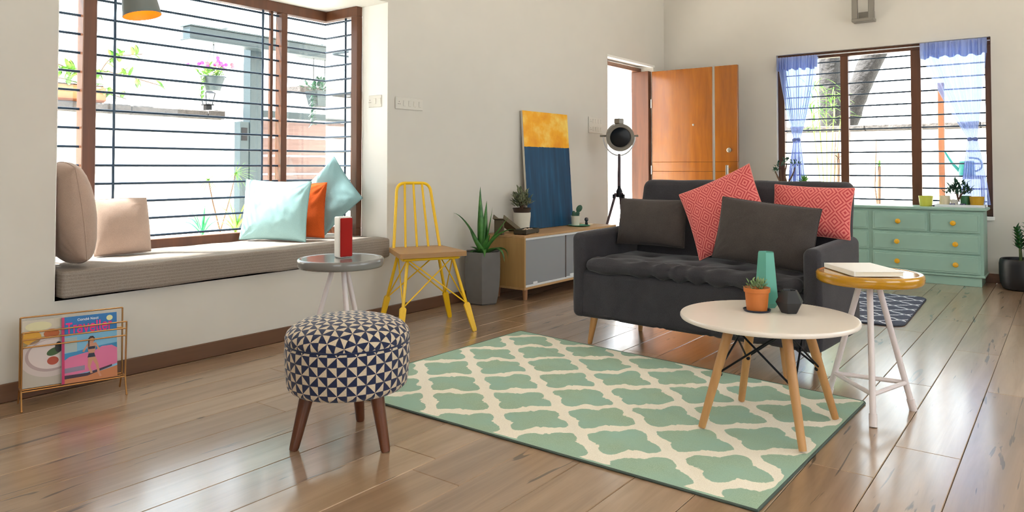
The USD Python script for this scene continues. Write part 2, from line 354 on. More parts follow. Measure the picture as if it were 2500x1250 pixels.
part(d1, 'spy_hole', rot(lathe([(0, 0), (.012, 0), (.012, .004), (0, .005)], 16), -PI/2, (0, 1, 0)).apply_translation((LX, ly0+.5, 1.52)), M_chrome)
for z in (.3, 1.02, 1.78): part(d1, 'hinge', tube([(LX-.006, ly1+.006, z-.05), (LX-.006, ly1+.006, z+.05)], .008, 10), M_chrome)
# ------------------------------------------------------------------ fabrics
def fabric(name, col, rough=.9, thread=900., col2=None, bump=.25, sheen=.15, var=.08):
    if name in MATS: return MATS[name]
    g = NG(); p = g('texture_coordinate', 'object'); c = lin(col)
    n = g('noise_texture', vector=g('mapping', vector=p, scale=(1, 1, 1)), scale=thread*.35, detail=2.)
    n0 = g('noise_texture', vector=p, scale=9., detail=3.)
    f = g.m('add', g.m('multiply', n, .6), g.m('multiply', n0, .4))
    b = lin(col2) if col2 else tuple(x*(1-var*2.5) for x in c)
    cc = g.ramp(f, [(.32, b), (.68, tuple(min(1, x*(1+var)) for x in c))])
    MATS[name] = g.make(name, g('principled_bsdf', base_color=cc, roughness=rough, specular_ior_level=.25, sheen_weight=sheen, sheen_roughness=.4, normal=g('bump', height=n, strength=bump, distance=.001))); return MATS[name]
M_sofa = fabric('sofa_charcoal_weave', '#3d3b3f', thread=700, var=.12)
M_dark = fabric('cushion_charcoal_weave', '#4a4340', thread=800, var=.12)
M_leg = wood('beech_wood', '#b07c48', '#cb9a62', .45, 2)
M_wal = wood('walnut_wood', '#4a2514', '#6b3a20', .35, 2, coat=.2)

# ------------------------------------------------------------------ rug with a quatrefoil lattice
def rug_mesh(ux, uy, sx, sy, nx, ny, h=.009):
    """A rug cornered at the origin that runs along ux and uy with low ripples."""
    u, v = np.meshgrid(np.linspace(0, sx, nx), np.linspace(0, sy, ny), indexing='ij')
    P = u[..., None]*np.array(ux)+v[..., None]*np.array(uy)
    edge = np.minimum.reduce([u, sx-u, v, sy-v])
    rp = (meshkit.fbm(np.stack([P[..., 0]*5+P[..., 1]*3, P[..., 1]*9-P[..., 0]*6, 0*u], -1), 3, 5)-.45)*.012*np.clip(edge/.12, 0, 1)
    z = h+np.maximum(rp, -.003)
    V = np.concatenate([P, z[..., None]], -1).reshape(-1, 3); F = []
    idx = np.arange(nx*ny).reshape(nx, ny); a, b, c, d = idx[:-1, :-1].ravel(), idx[1:, :-1].ravel(), idx[1:, 1:].ravel(), idx[:-1, 1:].ravel()
    F = np.vstack([np.stack([a, b, c], 1), np.stack([a, c, d], 1)])
    return trimesh.Trimesh(V, F, process=False), u.ravel(), v.ravel(), V
def trellis(x, y, dx, dy):
    """Signed distance from the outline of the nearest quatrefoil of a staggered lattice (negative inside)."""
    best = np.full(x.shape, 9.)
    for ox, oy in ((0, 0), (dx/2, dy/2)):
        a = np.abs((x-ox+dx/2) % dx-dx/2); b = np.abs((y-oy+dy/2) % dy-dy/2)
        k = dy/dx
        f = np.minimum(np.maximum(np.hypot(a-.062, b+.026)-.085, np.hypot(a-.062, b-.026)-.085), np.maximum(np.hypot(a+.028, b-.070)-.090, np.hypot(a-.028, b-.070)-.090))
        f = np.minimum(f, np.maximum(a-.072, b-.079))
        best = np.minimum(best, f)
    return best
ra, rb_, rc, rd = np.array([2.262, .775]), np.array([3.592, .742]), np.array([2.285, 2.825]), np.array([3.806, 2.815])
g = NG(); pv = g('attribute', attribute='pattern'); o = g('texture_coordinate', 'object')
wv = g('noise_texture', vector=o, scale=260., detail=2.); soft = g('noise_texture', vector=o, scale=60., detail=2.); wear = g('noise_texture', vector=o, scale=5., detail=3.)
pp = g.m('add', pv, g.m('multiply', g.m('subtract', soft, .5), .012))
cr = g.ramp(wv, [(.3, lin('#ece2cf')), (.7, lin('#f8f0e0'))])
gr = g('mix', color1=g.ramp(wv, [(.3, lin('#97ae94')), (.7, lin('#abc0a8'))]), color2=lin('#9dbcab'), fac=g.ramp(wear, [(.35, (0, 0, 0)), (.7, (1, 1, 1))]))
M_rug = g.make('rug_green_cream', g('principled_bsdf', base_color=g('mix', color1=gr, color2=cr, fac=g('map_range', value=pp, from_min=-.0015, from_max=.0015, clamp=True)), roughness=.95, specular_ior_level=.15, normal=g('bump', height=wv, strength=.4, distance=.002)))
rt = thing('area_rug', 'pale green rug with cream quatrefoil trellis lying under the coffee table', 'rug', (ra[0], ra[1], 0))
nx, ny = 150, 210
s_, t_ = np.meshgrid(np.linspace(0, 1, nx), np.linspace(0, 1, ny), indexing='ij')
XY = ((1-s_)*(1-t_))[..., None]*ra+(s_*(1-t_))[..., None]*rb_+((1-s_)*t_)[..., None]*rc+(s_*t_)[..., None]*rd
X_, Y_ = XY[..., 0], XY[..., 1]; ed = np.minimum.reduce([s_, 1-s_, t_*1.5, (1-t_)*1.5])*1.4
damp_ = 1-sum(np.exp(-(np.hypot(X_-px, Y_-py)/.09)**2) for px, py in ((3.29, .80), (3.53, .89), (2.34, 2.75), (2.0, 2.8)))
rp_ = damp_*(meshkit.fbm(np.stack([X_*4+Y_*3, Y_*8-X_*6, 0*X_], -1), 3, 5)-.42)*.030*np.clip(ed/.15, 0, 1)
Z_ = .008+np.maximum(rp_, -.002)*np.clip(1.2-1.0*np.exp(-(np.hypot(X_-3.03, Y_-.99)/.45)**6), 0, 1)
V_ = np.stack([X_-ra[0], Y_-ra[1], Z_], -1).reshape(-1, 3); idx = np.arange(nx*ny).reshape(nx, ny)
a, b, c, d = idx[:-1, :-1].ravel(), idx[1:, :-1].ravel(), idx[1:, 1:].ravel(), idx[:-1, 1:].ravel()
pvv = trellis(X_-2.5, Y_-2.18, .368, .408); bord = np.minimum.reduce([(s_)*1.32, (1-s_)*1.32, t_*2.06, (1-t_)*2.06])
pvv = np.where(bord < .012, -.02, pvv)
part(rt, 'pile', trimesh.Trimesh(V_, np.vstack([np.stack([a, b, c], 1), np.stack([a, c, d], 1)]), process=False), M_rug, True, pv=pvv.ravel())
bd = np.vstack([V_.reshape(nx, ny, 3)[:, 0], V_.reshape(nx, ny, 3)[-1, 1:], V_.reshape(nx, ny, 3)[-2::-1, -1], V_.reshape(nx, ny, 3)[0, -2:0:-1]])
bd = bd[::3]; bd[:, 2] = .0048
part(rt, 'edge_binding', tube(bd, .0046, 8, True), pbr('rug_binding', '#4d5a52', .9), label='dark grey stitched edge')

# ------------------------------------------------------------------ ottoman stool
prof = [(0, .205), (.17, .205), (.212, .208), (.226, .222), (.231, .25), (.235, .30), (.237, .345), (.236, .372), (.231, .384), (.231, .387), (.235, .394), (.236, .408), (.229, .426), (.212, .443), (.185, .457), (.14, .469), (.09, .476), (.045, .479), (0, .48)]
fp = []
for (r0, z0), (r1, z1) in zip(prof, prof[1:]):
    k = max(1, int(np.hypot(r1-r0, z1-z0)/.012))
    for i in range(k): fp.append((r0+(r1-r0)*i/k, z0+(z1-z0)*i/k))
fp.append(prof[-1]); fp = np.array(fp); n_ = 72
def turned_uv(fp, n, split):
    """A turned body split at a seam ring so that its sides carry an unrolled pattern and its crown a flat one."""
    out = []
    for lo, hi, flat in ((0, split, False), (split, len(fp)-1, True)):
        p = fp[lo:hi+1]; t = np.linspace(0, 2*PI, n+1)
        V = np.stack([p[:, None, 0]*np.cos(t), p[:, None, 0]*np.sin(t), np.repeat(p[:, 1:2], n+1, 1)], -1)
        arcl = np.concatenate([[0], np.cumsum(np.linalg.norm(np.diff(p, axis=0), axis=1))])
        if flat:
            rr = (arcl[-1]-arcl)[:, None]; UV = np.stack([rr*np.cos(t), rr*np.sin(t)], -1)
        else: UV = np.stack([np.repeat((t*.2336)[None], len(p), 0), np.repeat(arcl[:, None], n+1, 1)], -1)
        F = []
        for i in range(len(p)-1):
            for q in range(n):
                a = i*(n+1)+q; F += [[a, a+1, a+n+2], [a, a+n+2, a+n+1]]
        out.append((trimesh.Trimesh(V.reshape(-1, 3), F, process=False), UV.reshape(-1, 2)))
    return out
(sd, suv), (tp, tuv) = turned_uv(fp, n_, int(np.argmin(np.abs(fp[:, 1]-.3855)+(fp[:, 0] < .2))))
g = NG(); u = g('uvmap', attribute='st'); sp = NG.__call__(g, 'separate_xyz', 'x', vector=u); sy = L(str(sp).replace('.x', '.y'))
cell = .0699; fx = g.m('subtract', g.m('multiply', g.m('fraction', g.m('divide', sp, cell)), 2.), 1.); fy = g.m('subtract', g.m('multiply', g.m('fraction', g.m('divide', sy, cell)), 2.), 1.)
an = g.m('add', g.m('divide', g.m('arctan2', fy, fx), PI/4), 8.)
fr = g.m('fraction', an); on = g.m('floored_modulo', g.m('floor', an), 2.)
ln = g.m('less_than', g.m('minimum', g.m('multiply', fr, 1.), g.m('subtract', 1., fr)), .05)
gx = g.m('greater_than', g.m('maximum', g.m('absolute', fx), g.m('absolute', fy)), .955)
wv = g('noise_texture', vector=g('texture_coordinate', 'object'), scale=420., detail=2.)
nav = g.ramp(wv, [(.3, lin('#141c38')), (.7, lin('#232d50'))]); bei = g.ramp(wv, [(.3, lin('#c3b096')), (.7, lin('#dccbb2'))])
col = g('mix', color1=bei, color2=nav, fac=g.m('maximum', on, g.m('multiply', g.m('maximum', ln, gx), .75)))
M_pin = g.make('pinwheel_print', g('principled_bsdf', base_color=col, roughness=.8, specular_ior_level=.3, sheen_weight=.2, normal=g('bump', height=wv, strength=.3, distance=.001)))
ot = thing('ottoman_stool', 'round padded stool in a navy and beige pinwheel print on dark legs', 'stool', (1.905, 2.236, 0), .4)
part(ot, 'seat_side', sd, M_pin, uv=suv); part(ot, 'seat_cushion', tp, M_pin, uv=tuv)
part(ot, 'piping', tube([(.2325*math.cos(t), .2325*math.sin(t), .3855) for t in np.linspace(0, 2*PI, 72, endpoint=False)], .0032, 6, True), M_pin)
ca, sa = math.cos(-.4), math.sin(-.4)
for fx_, fy_ in ((1.713, 2.314), (1.912, 2.031), (2.08, 2.363), (1.905+.09, 2.236+.215)):
    dx, dy = fx_-1.905, fy_-2.236
    if (fx_, fy_) == (1.905+.09, 2.236+.215): continue
    q = np.array([dx*ca-dy*sa, dx*sa+dy*ca]); nq = q/np.linalg.norm(q)
    part(ot, 'leg', tube([(*(nq*np.linalg.norm(q)), 0.), (*(nq*(np.linalg.norm(q)-.004)), .012), (*(nq*.155), .206)], [.0155, .018, .027], 16), M_wal)

# ------------------------------------------------------------------ coffee table
M_top = pbr('white_laminate', '#efe4d8', .32, coat=.15)
M_iron = pbr('black_iron', '#15161c', .45, .6)
ct = thing('coffee_table', 'round white coffee table on four wooden legs with black wire bracing', 'table', (3.03, .99, 0))
part(ct, 'tabletop', lathe([(0, .43), (.338, .43), (.344, .432), (.347, .437), (.347, .444), (.344, .449), (.338, .4505), (0, .4505)], 96), M_top, 40)
ft = [(-.209, .197), (.223, .192), (-.225, -.197), (.224, -.202)]
top_ = [np.array([x*.55, y*.55, .428]) for x, y in ft]; fo = [np.array([x, y, .0145]) for x, y in ft]
for a, b in zip(fo, top_): part(ct, 'leg', tube([a, a+(b-a)*.02, a+(b-a)*.6, b], [.0135, .0145, .0185, .0205], 18), M_leg)
at_ = lambda i, t: fo[i]+(top_[i]-fo[i])*t
for i, j in ((0, 1), (0, 2), (3, 1), (3, 2)):
    part(ct, 'brace', tube([at_(i, .50), at_(j, .985)], .0042, 8), M_iron); part(ct, 'brace', tube([at_(j, .50), at_(i, .985)], .0042, 8), M_iron)
for i in range(4): part(ct, 'bolt', mv(trimesh.creation.icosphere(1, .009), *(at_(i, .5)*[.93, .93, 1])), M_iron)

# ------------------------------------------------------------------ two tripod side tables
M_pinkw = pbr('powder_coat_white', '#e4d8d6', .4)
def tripod_table(label, loc, rz, rim_mat, top_mat, zt, lift=(0, 0, 0)):
    t = thing('side_table', label, 'side table', loc, rz)
    R = .213
    part(t, 'rim', lathe([(0, zt-.047), (.19, zt-.047), (.204, zt-.044), (.211, zt-.034), (R, zt-.02), (.2125, zt-.008), (.207, zt-.001), (.2, zt), (.194, zt-.0015), (.19, zt-.004), (0, zt-.004)], 72), rim_mat, 50)
    part(t, 'top_plate', lathe([(0, zt-.0039), (.191, zt-.0039), (.1905, zt-.0025), (0, zt-.0025)], 72), top_mat, 40)
    fo = [np.array([.197*math.cos(a), .197*math.sin(a), lift[i]]) for i, a in enumerate((0, 2*PI/3, 4*PI/3))]; tp_ = [f*.2+np.array([0, 0, zt-.05]) for f in fo]
    for f, p in zip(fo, tp_):
        lg = part(t, 'leg', tube([f+(p-f)*.01, p], [.0125, .0125], 14), M_pinkw)
        part(lg, 'foot_sleeve', tube([f, f+(p-f)*.09], [.0155, .0155], 14), M_pinkw)
    for i in range(3):
        a, b = fo[i]+(tp_[i]-fo[i])*.22, fo[(i+1) % 3]+(tp_[(i+1) % 3]-fo[(i+1) % 3])*.22
        part(t, 'stretcher', tube([a, b], .0095, 10), M_pinkw)
    part(t, 'hub', lathe([(0, zt-.06), (.055, zt-.06), (.06, zt-.047), (0, zt-.047)], 32), M_pinkw)
    return t
M_yel = pbr('mustard_enamel', '#c08a12', .16, coat=.6); M_gry = pbr('grey_enamel', '#7b7975', .2, coat=.35)
M_yelt = pbr('mustard_enamel_top', '#d2a050', .12, coat=.6)
tripod_table('tripod side table with a mustard yellow rimmed top beside the sofa', (3.472, .698, 0), math.atan2(.635-.695, 3.222-3.466), M_yel, M_yelt, .60, (0, 0, .0125))
tripod_table('tripod side table with a glossy grey top behind the patterned stool', (2.43, 2.91, 0), 2.217, M_gry, M_gry, .60, (0, .0125, 0))

# ------------------------------------------------------------------ sofa
A_, B_ = np.array([3.775, 2.41]), np.array([3.685, .955]); sw = float(np.linalg.norm(A_-B_)); srz = math.atan2(-(A_-B_)[0], (A_-B_)[1])
so = thing('sofa', 'two seat charcoal fabric sofa on short wooden legs', 'sofa', (*(A_+B_)/2, 0), srz)
def S(x, y, z): c, s = math.cos(srz), math.sin(srz); m_ = (A_+B_)/2; return np.array([m_[0]+x*c-y*s, m_[1]+x*s+y*c, z])
hw = sw/2
def puff(m, amp, sc, seed):
    """Pushes a finely cut rounded block in and out along its normals so that it reads as upholstery."""
    m = m.copy(); n = m.vertex_normals; f = meshkit.fbm(m.vertices*sc, 3, seed)-.5; m.vertices = m.vertices+n*(f*amp)[:, None]; return m
def fine(man, l=.03):
    k = man.refine_to_length(l).to_mesh(); return trimesh.Trimesh(k.vert_properties[:, :3], k.tri_verts, process=True)
def front_panel():
    m = puff(fine(rbx(.012, .62, -hw+.012, hw-.012, .155, .44, .035), .02), .006, 6, 3); v = m.vertices; n = m.vertex_normals
    q = np.zeros(len(v))
    for sg in (1, -1):
        w_ = ((v[:, 1]+sg*v[:, 2]*.85)/.30) % 1.; q -= np.exp(-((np.minimum(w_, 1-w_)*.30)/.012)**2)*.005
    m.vertices = v+n*(q*(v[:, 0] < .05))[:, None]; return m
part(so, 'base', front_panel(), M_sofa, True)
for sgn, nm in ((1, 1), (-1, 2)):
    y0_, y1_ = (hw-.088, hw) if sgn > 0 else (-hw, -hw+.088)
    m = fine(rbx(.0, .66, y0_, y1_, .155, .665, .036), .035)
    v = m.vertices; v[:, 2] += np.where(v[:, 2] > .45, (v[:, 0]-.3)*.03, 0); part(so, 'armrest', puff(m, .005, 7, nm), M_sofa, True)
def seat_pad():
    m = fine(rbx(-.012, .56, -hw+.095, hw-.095, .432, .512, .038), .018); v = m.vertices; n = m.vertex_normals
    x, y = v[:, 0], v[:, 1]
    tuft = np.zeros(len(v))
    for tx in (.15, .36):
        for k in range(-2, 3):
            d = np.hypot((x-tx), y-k*.27-(.13 if tx > .2 else 0)); tuft -= np.exp(-(d/.055)**2)*.022
    wr = np.sin((y*1.0+x*.8)*42+3*np.sin(y*7))*np.exp(-((x-.02)/.12)**2)*.0085*(meshkit.fbm(v*5, 2, 8))*1.8
    m.vertices = v+n*((tuft*(v[:, 2] > .47)+wr+(meshkit.fbm(v*9, 3, 4)-.5)*.012)[:, None]); return m
part(so, 'seat_cushion', seat_pad(), M_sofa, True)
def back():
    m = fine(rbx(.50, .62, -hw+.03, hw-.125, .42, .97, .05), .03); v = m.vertices
    v[:, 0] += (v[:, 2]-.45)*.22; n = m.vertex_normals; dent = np.zeros(len(v))
    for k in (-.47, -.04, .39):
        dent -= np.exp(-(np.hypot(v[:, 1]-k, v[:, 2]-.78)/.05)**2)*.02
    m.vertices = v+n*((dent+(meshkit.fbm(v*6, 3, 9)-.5)*.01)[:, None]); return m
bk = part(so, 'backrest', back(), M_sofa, True)
for k in (-.47, -.04, .39): part(bk, 'button', mv(trimesh.creation.icosphere(2, .014), .573, k, .78), M_sofa)
cs, sn = math.cos(-srz), math.sin(-srz)
for fx_, fy_, ins in ((3.813, 2.303, 1), (3.778, 1.144, 1), (4.30, 2.219, -1), (4.338, 1.133, -1)):
    q = np.array([fx_, fy_])-(A_+B_)/2; q = np.array([q[0]*cs-q[1]*sn, q[0]*sn+q[1]*cs])
    part(so, 'leg', tube([(q[0], q[1], 0), (q[0], q[1], .004), (q[0]+.02*ins, q[1]*.965, .165)], [.012, .0135, .023], 16), M_leg)
# ------------------------------------------------------------------ sideboard on the left wall
M_oak = wood('light_oak', '#b08a5c', '#c8a273', .45, 0); M_oakv = wood('light_oak_side', '#a8834f', '#bd9762', .5, 2)
M_slide = pbr('grey_door_laminate', '#8f9296', .55); M_alu = pbr('white_aluminium', '#e8eaee', .3, .2)
cx0, cx1, cy0, cy1, cz0, cz1 = 4.66, 6.12, 3.405, 3.798, .09, .512
sb = thing('sideboard', 'low oak media cabinet with grey sliding doors against the left wall', 'cabinet', (cx0, cy0, 0))
def C(*a): return mv(bx(*a), -cx0, -cy0, 0)
part(sb, 'top', C(cx0, cx1, cy0, cy1, cz1-.018, cz1, .002), M_oak); part(sb, 'bottom', C(cx0, cx1, cy0, cy1, cz0, cz0+.018, .002), M_oak)
part(sb, 'side_panel', C(cx0, cx0+.018, cy0, cy1, cz0+.018, cz1-.018, .001), M_oakv); part(sb, 'side_panel', C(cx1-.018, cx1, cy0, cy1, cz0+.018, cz1-.018, .001), M_oakv)
part(sb, 'back_panel', C(cx0+.018, cx1-.018, cy1-.012, cy1, cz0+.018, cz1-.018, .001), M_oakv)
part(sb, 'divider', C(cx0+.72, cx0+.738, cy0+.05, cy1-.012, cz0+.018, cz1-.018, .001), M_oakv)
part(sb, 'track', C(cx0+.018, cx1-.018, cy0+.004, cy0+.04, cz1-.036, cz1-.018, .002), M_alu, label='white upper sliding track'); part(sb, 'track', C(cx0+.018, cx1-.018, cy0+.004, cy0+.04, cz0+.018, cz0+.034, .002), M_alu, label='white lower sliding track')
for a, b, o in ((cx0+.022, cx0+.60, .008), (cx0+.585, cx0+1.02, .022), (cx0+1.0, cx1-.022, .008)):
    dr = part(sb, 'sliding_door', C(a, b, cy0+o, cy0+o+.01, cz0+.032, cz1-.034, .001), M_slide)
    for x in ((a+.10,) if a < cx0+.5 else (a+.1,)): part(dr, 'door_glide', C(x, x+.06, cy0+o-.006, cy0+o+.001, cz0+.03, cz0+.052, .002), M_alu)
part(sb, 'edge_strip', C(cx0+.596, cx0+.606, cy0+.004, cy0+.02, cz0+.032, cz1-.034, .001), pbr('strip_brown', '#5a4a44', .5))
for x, y in ((cx0+.09, cy0+.06), (cx1-.09, cy0+.06), (cx0+.09, cy1-.06), (cx1-.09, cy1-.06)):
    part(sb, 'leg', mv(tube([(x, y, 0), (x, y, .09)], [.017, .022], 16), -cx0, -cy0, 0), pbr('leg_beech_red', '#b0805a', .5))
# painting leaning on the wall
g = NG(); u = g('uvmap', attribute='st'); sx_ = g('separate_xyz', 'x', vector=u); sy_ = L(str(sx_).replace('.x', '.y'))
n1 = g('noise_texture', vector=g('mapping', vector=u, scale=(3.2, 3.2, 1)), scale=1.6, detail=4., roughness=.55); n2 = g('noise_texture', vector=g('mapping', vector=u, scale=(9., .8, 1)), scale=2., detail=5.)
yel = g.ramp(n1, [(.32, lin('#ee9a10')), (.5, lin('#fab428')), (.66, lin('#ffdc70'))])
blu = g.ramp(n2, [(.3, lin('#07304f')), (.55, lin('#0c4468')), (.74, lin('#135a82')), (.84, lin('#4f7f98'))])
edge_ = g.m('add', sy_, g.m('multiply', n2, .012))
M_art = g.make('painted_canvas', g('principled_bsdf', base_color=g('mix', color1=blu, color2=yel, fac=g.m('greater_than', edge_, .70)), roughness=.55, specular_ior_level=.25, normal=g('bump', height=n2, strength=.2, distance=.002)))
pb, pt = np.array([5.145, 3.715, cz1+.004]), np.array([5.155, 3.782, 1.545])
PW, PH, PD = .715, float(np.linalg.norm(pt-pb)), .022
Mp = basis(pb, (1, 0, 0), pt-pb)
pa = thing('painting', 'tall canvas painted amber above deep blue leaning on the wall', 'painting', M=Mp)
q = bx(0, PW, 0, PH, -PD, -.001, .002); part(pa, 'stretcher', q, pbr('canvas_edge', '#d8cfc0', .8))
cv, cuv = grid(2, 2, lambda u, v: (u*PW, v*PH, 0*u)); cv.vertices[:, 2] = .0; part(pa, 'canvas', cv, M_art, uv=cuv*np.array([.65, 1]))
# ------------------------------------------------------------------ mint dresser under the back window
M_mint = pbr('mint_paint', '#93b5a6', .42, var=.03, vscale=5, bump=.08, bscale=90, bdist=.001)
M_gap = pbr('gap_dark', '#3f5a50', .8); M_knob = pbr('yellow_knob', '#e3a90f', .25, coat=.5)
gx0, gx1, gy0, gy1, gh = 7.63, 7.99, .60, 2.42, .69
ds = thing('dresser', 'long mint green dresser with yellow knobs below the curtained window', 'dresser', (gx0, gy0, 0))
def D(*a): return mv(bx(*a), -gx0, -gy0, 0)
part(ds, 'plinth', D(gx0+.012, gx1, gy0+.03, gy1-.03, 0, .082, .002), M_mint); part(ds, 'body', D(gx0+.006, gx1, gy0+.012, gy1-.012, .08, gh-.028, .002), M_mint)
part(ds, 'base_moulding', D(gx0-.008, gx1, gy0+.002, gy1-.002, .08, .1, .004), M_mint)
part(ds, 'top', D(gx0-.018, gx1+.0, gy0-.014, gy1+.014, gh-.026, gh, .006), M_mint)
def drawer(y0, y1, z0, z1, ky):
    d = part(ds, 'drawer', cat(D(gx0-.008, gx0+.007, y0, y1, z0, z1, .004), D(gx0-.0125, gx0-.006, y0+.016, y1-.016, z0+.016, z1-.016, .006)), M_mint)
    for k in ky:
        part(d, 'knob', mv(rot(lathe([(0, 0), (.009, 0), (.008, .008), (.012, .012), (.021, .018), (.023, .026), (.019, .034), (.009, .038), (0, .039)], 20), -PI/2, (0, 1, 0)), -.012, k-gy0, (z0+z1)/2), M_knob)
for y0, y1, ky in ((.637, 1.02, (.838,)), (1.045, 1.497, (1.278,))): drawer(y0, y1, .468, .64, ky)
for z0, z1 in ((.282, .452), (.104, .268)): drawer(.637, 1.497, z0, z1, (.822, 1.288))
for z0, z1 in ((.468, .64), (.282, .452), (.104, .268)): drawer(1.535, 2.385, z0, z1, (1.80, 2.15))
# ------------------------------------------------------------------ yellow metal chair
M_cy = pbr('yellow_metal', '#f0c000', .35, coat=.3); M_seat = wood('chair_seat_wood', '#9c7448', '#b78c5a', .4, 0)
ca_ = math.radians(-29); cc = np.array([3.573, 3.436])
ch = thing('side_chair', 'yellow metal spindle back chair with a wooden seat', 'chair', (*cc, 0), ca_)
# local frame: +x along the seat's width to the right, +y to the back
sz = .505
sp_ = Polygon([(-.205, -.2), (.205, -.2), (.17, .19), (-.17, .19)]).buffer(.03).buffer(-.01)
m = prism(sp_, .03, sz-.03); part(ch, 'seat', m, M_seat, 30)
part(ch, 'seat_rail', tube(arc([(-.19, -.17, sz-.042), (.19, -.17, sz-.042), (.16, .16, sz-.042), (-.16, .16, sz-.042), (-.19, -.17, sz-.042)], .03), .011, 10), M_cy)
feet = {}
for nm, fx_, fy_, tx, ty in (('fl', -.245, -.30, -.15, -.13), ('fr', .245, -.30, .15, -.13), ('bl', -.245, .19, -.14, .14), ('br', .245, .19, .14, .14)):
    f, t = np.array([fx_, fy_, 0.]), np.array([tx, ty, sz-.035]); feet[nm] = (f, t); j = f+(t-f)*.33
    lg = part(ch, 'leg', tube([j-(t-f)*.03, t], [.0105, .0105], 12), M_cy)
    e1 = t-f; e1 = e1/np.linalg.norm(e1); sd_ = np.cross(e1, (0, 1, 0)); sd_ /= np.linalg.norm(sd_)
    P_ = Polygon([(-.010, 0), (.010, 0), (.0145, .012), (.02, .165), (.02, .18), (.0125, .19), (-.0125, .19), (-.02, .18), (-.02, .165), (-.0145, .012)])
    b_ = prism(P_, .02, -.01); part(lg, 'leg_sleeve', frame(b_, f, sd_, e1), M_cy)
on = lambda n_, t: feet[n_][0]+(feet[n_][1]-feet[n_][0])*t
for a, b in (('fl', 'fr'), ('bl', 'br'), ('fl', 'bl'), ('fr', 'br')):
    part(ch, 'brace', tube([on(a, .37), on(b, .98)], .0045, 8), M_cy); part(ch, 'brace', tube([on(b, .37), on(a, .98)], .0045, 8), M_cy)
bw, bt, lean, bh = .165, .105, .10, .455
bf = lambda x, h: np.array([x, .165+lean*h/bh, sz-.02+h])
part(ch, 'back_hoop', tube(arc([bf(-bw, 0), bf(-bt-.012, bh), bf(bt+.012, bh), bf(bw, 0)], .06, 8), .0105, 12), M_cy)
for k in (-1, 0, 1): part(ch, 'spindle', tube([bf(k*.082, 0), bf(k*.062, bh-.003)], .008, 10), M_cy)
# ------------------------------------------------------------------ pendant over the window seat
M_shade = pbr('grey_lamp_shade', '#6f7674', .5); M_copper = pbr('amber_lining', '#f0a040', .4)
pl = thing('pendant_lamp', 'grey bell pendant lamp with an amber lining hanging before the bay window', 'lamp', (1.737, 3.633, 0))
zb = 1.785
def tl(m): return rot(m, math.radians(-11), TV_, (0, 0, zb+.24))
TV_ = (.798, .603, 0)
part(pl, 'shade', tl(lathe([(.0865, zb), (.087, zb), (.080, zb+.06), (.070, zb+.13), (.055, zb+.2), (.03, zb+.235), (.012, zb+.245), (0, zb+.245), (0, zb+.241), (.01, zb+.241), (.028, zb+.231), (.053, zb+.198), (.068, zb+.13), (.0783, zb+.06), (.085, zb)], 48)), M_shade, 50)
part(pl, 'lining', tl(lathe([(.0848, zb+.001), (.0781, zb+.06), (.0678, zb+.13), (.0525, zb+.197), (.026, zb+.228), (0, zb+.236)], 48)), M_copper, True)
g = NG(); M_bulb = g.make('lit_bulb', g('emission', color=lin('#ff9d45'), strength=BULB*.5))
part(pl, 'bulb', tl(mv(trimesh.creation.icosphere(3, .03), 0, 0, zb+.085)), M_bulb, True); part(pl, 'socket', tl(lathe([(0, zb+.112), (.016, zb+.112), (.016, zb+.235), (0, zb+.235)], 20)), M_iron)
part(pl, 'flex', tube([(0, 0, zb+.243), (0, 0, ZC)], .003, 8), M_iron); part(pl, 'ceiling_rose', lathe([(0, ZC-.025), (.045, ZC-.02), (.05, ZC), (0, ZC)], 24), M_shade)
# ------------------------------------------------------------------ leaves and plants
def leafmat(name, a, b, rough=.42, trans=.25):
    if name in MATS: return MATS[name]
    g = NG(); n = g('noise_texture', vector=g('texture_coordinate', 'object'), scale=14., detail=3.)
    c = g.ramp(n, [(.3, lin(a)), (.7, lin(b))])
    s = g('mix_closure', fac=trans, closure1=g('principled_bsdf', base_color=c, roughness=rough), closure2=g('translucent_bsdf', color=c))
    MATS[name] = g.make(name, s); return MATS[name]
M_aloe = leafmat('aloe_leaf', '#2f6a2a', '#5a9a45', .35, .15); M_zz = leafmat('glossy_leaf', '#12401f', '#2f6e2a', .25, .15)
M_sage = leafmat('sage_leaf', '#6f7a58', '#a3a886', .7); M_jade = leafmat('jade_leaf', '#1d4038', '#3f7050', .4); M_lime = leafmat('lime_leaf', '#4f9a2e', '#8cc94e', .5, .35)
M_vine = leafmat('vine_leaf', '#5a9a38', '#a4cf6a', .5, .4); M_soil = pbr('potting_soil', '#33261c', .95, var=.3, vscale=60, bump=.8, bscale=120, bdist=.004)
M_bark = pbr('brown_stem', '#5d4330', .85, var=.2, vscale=30)
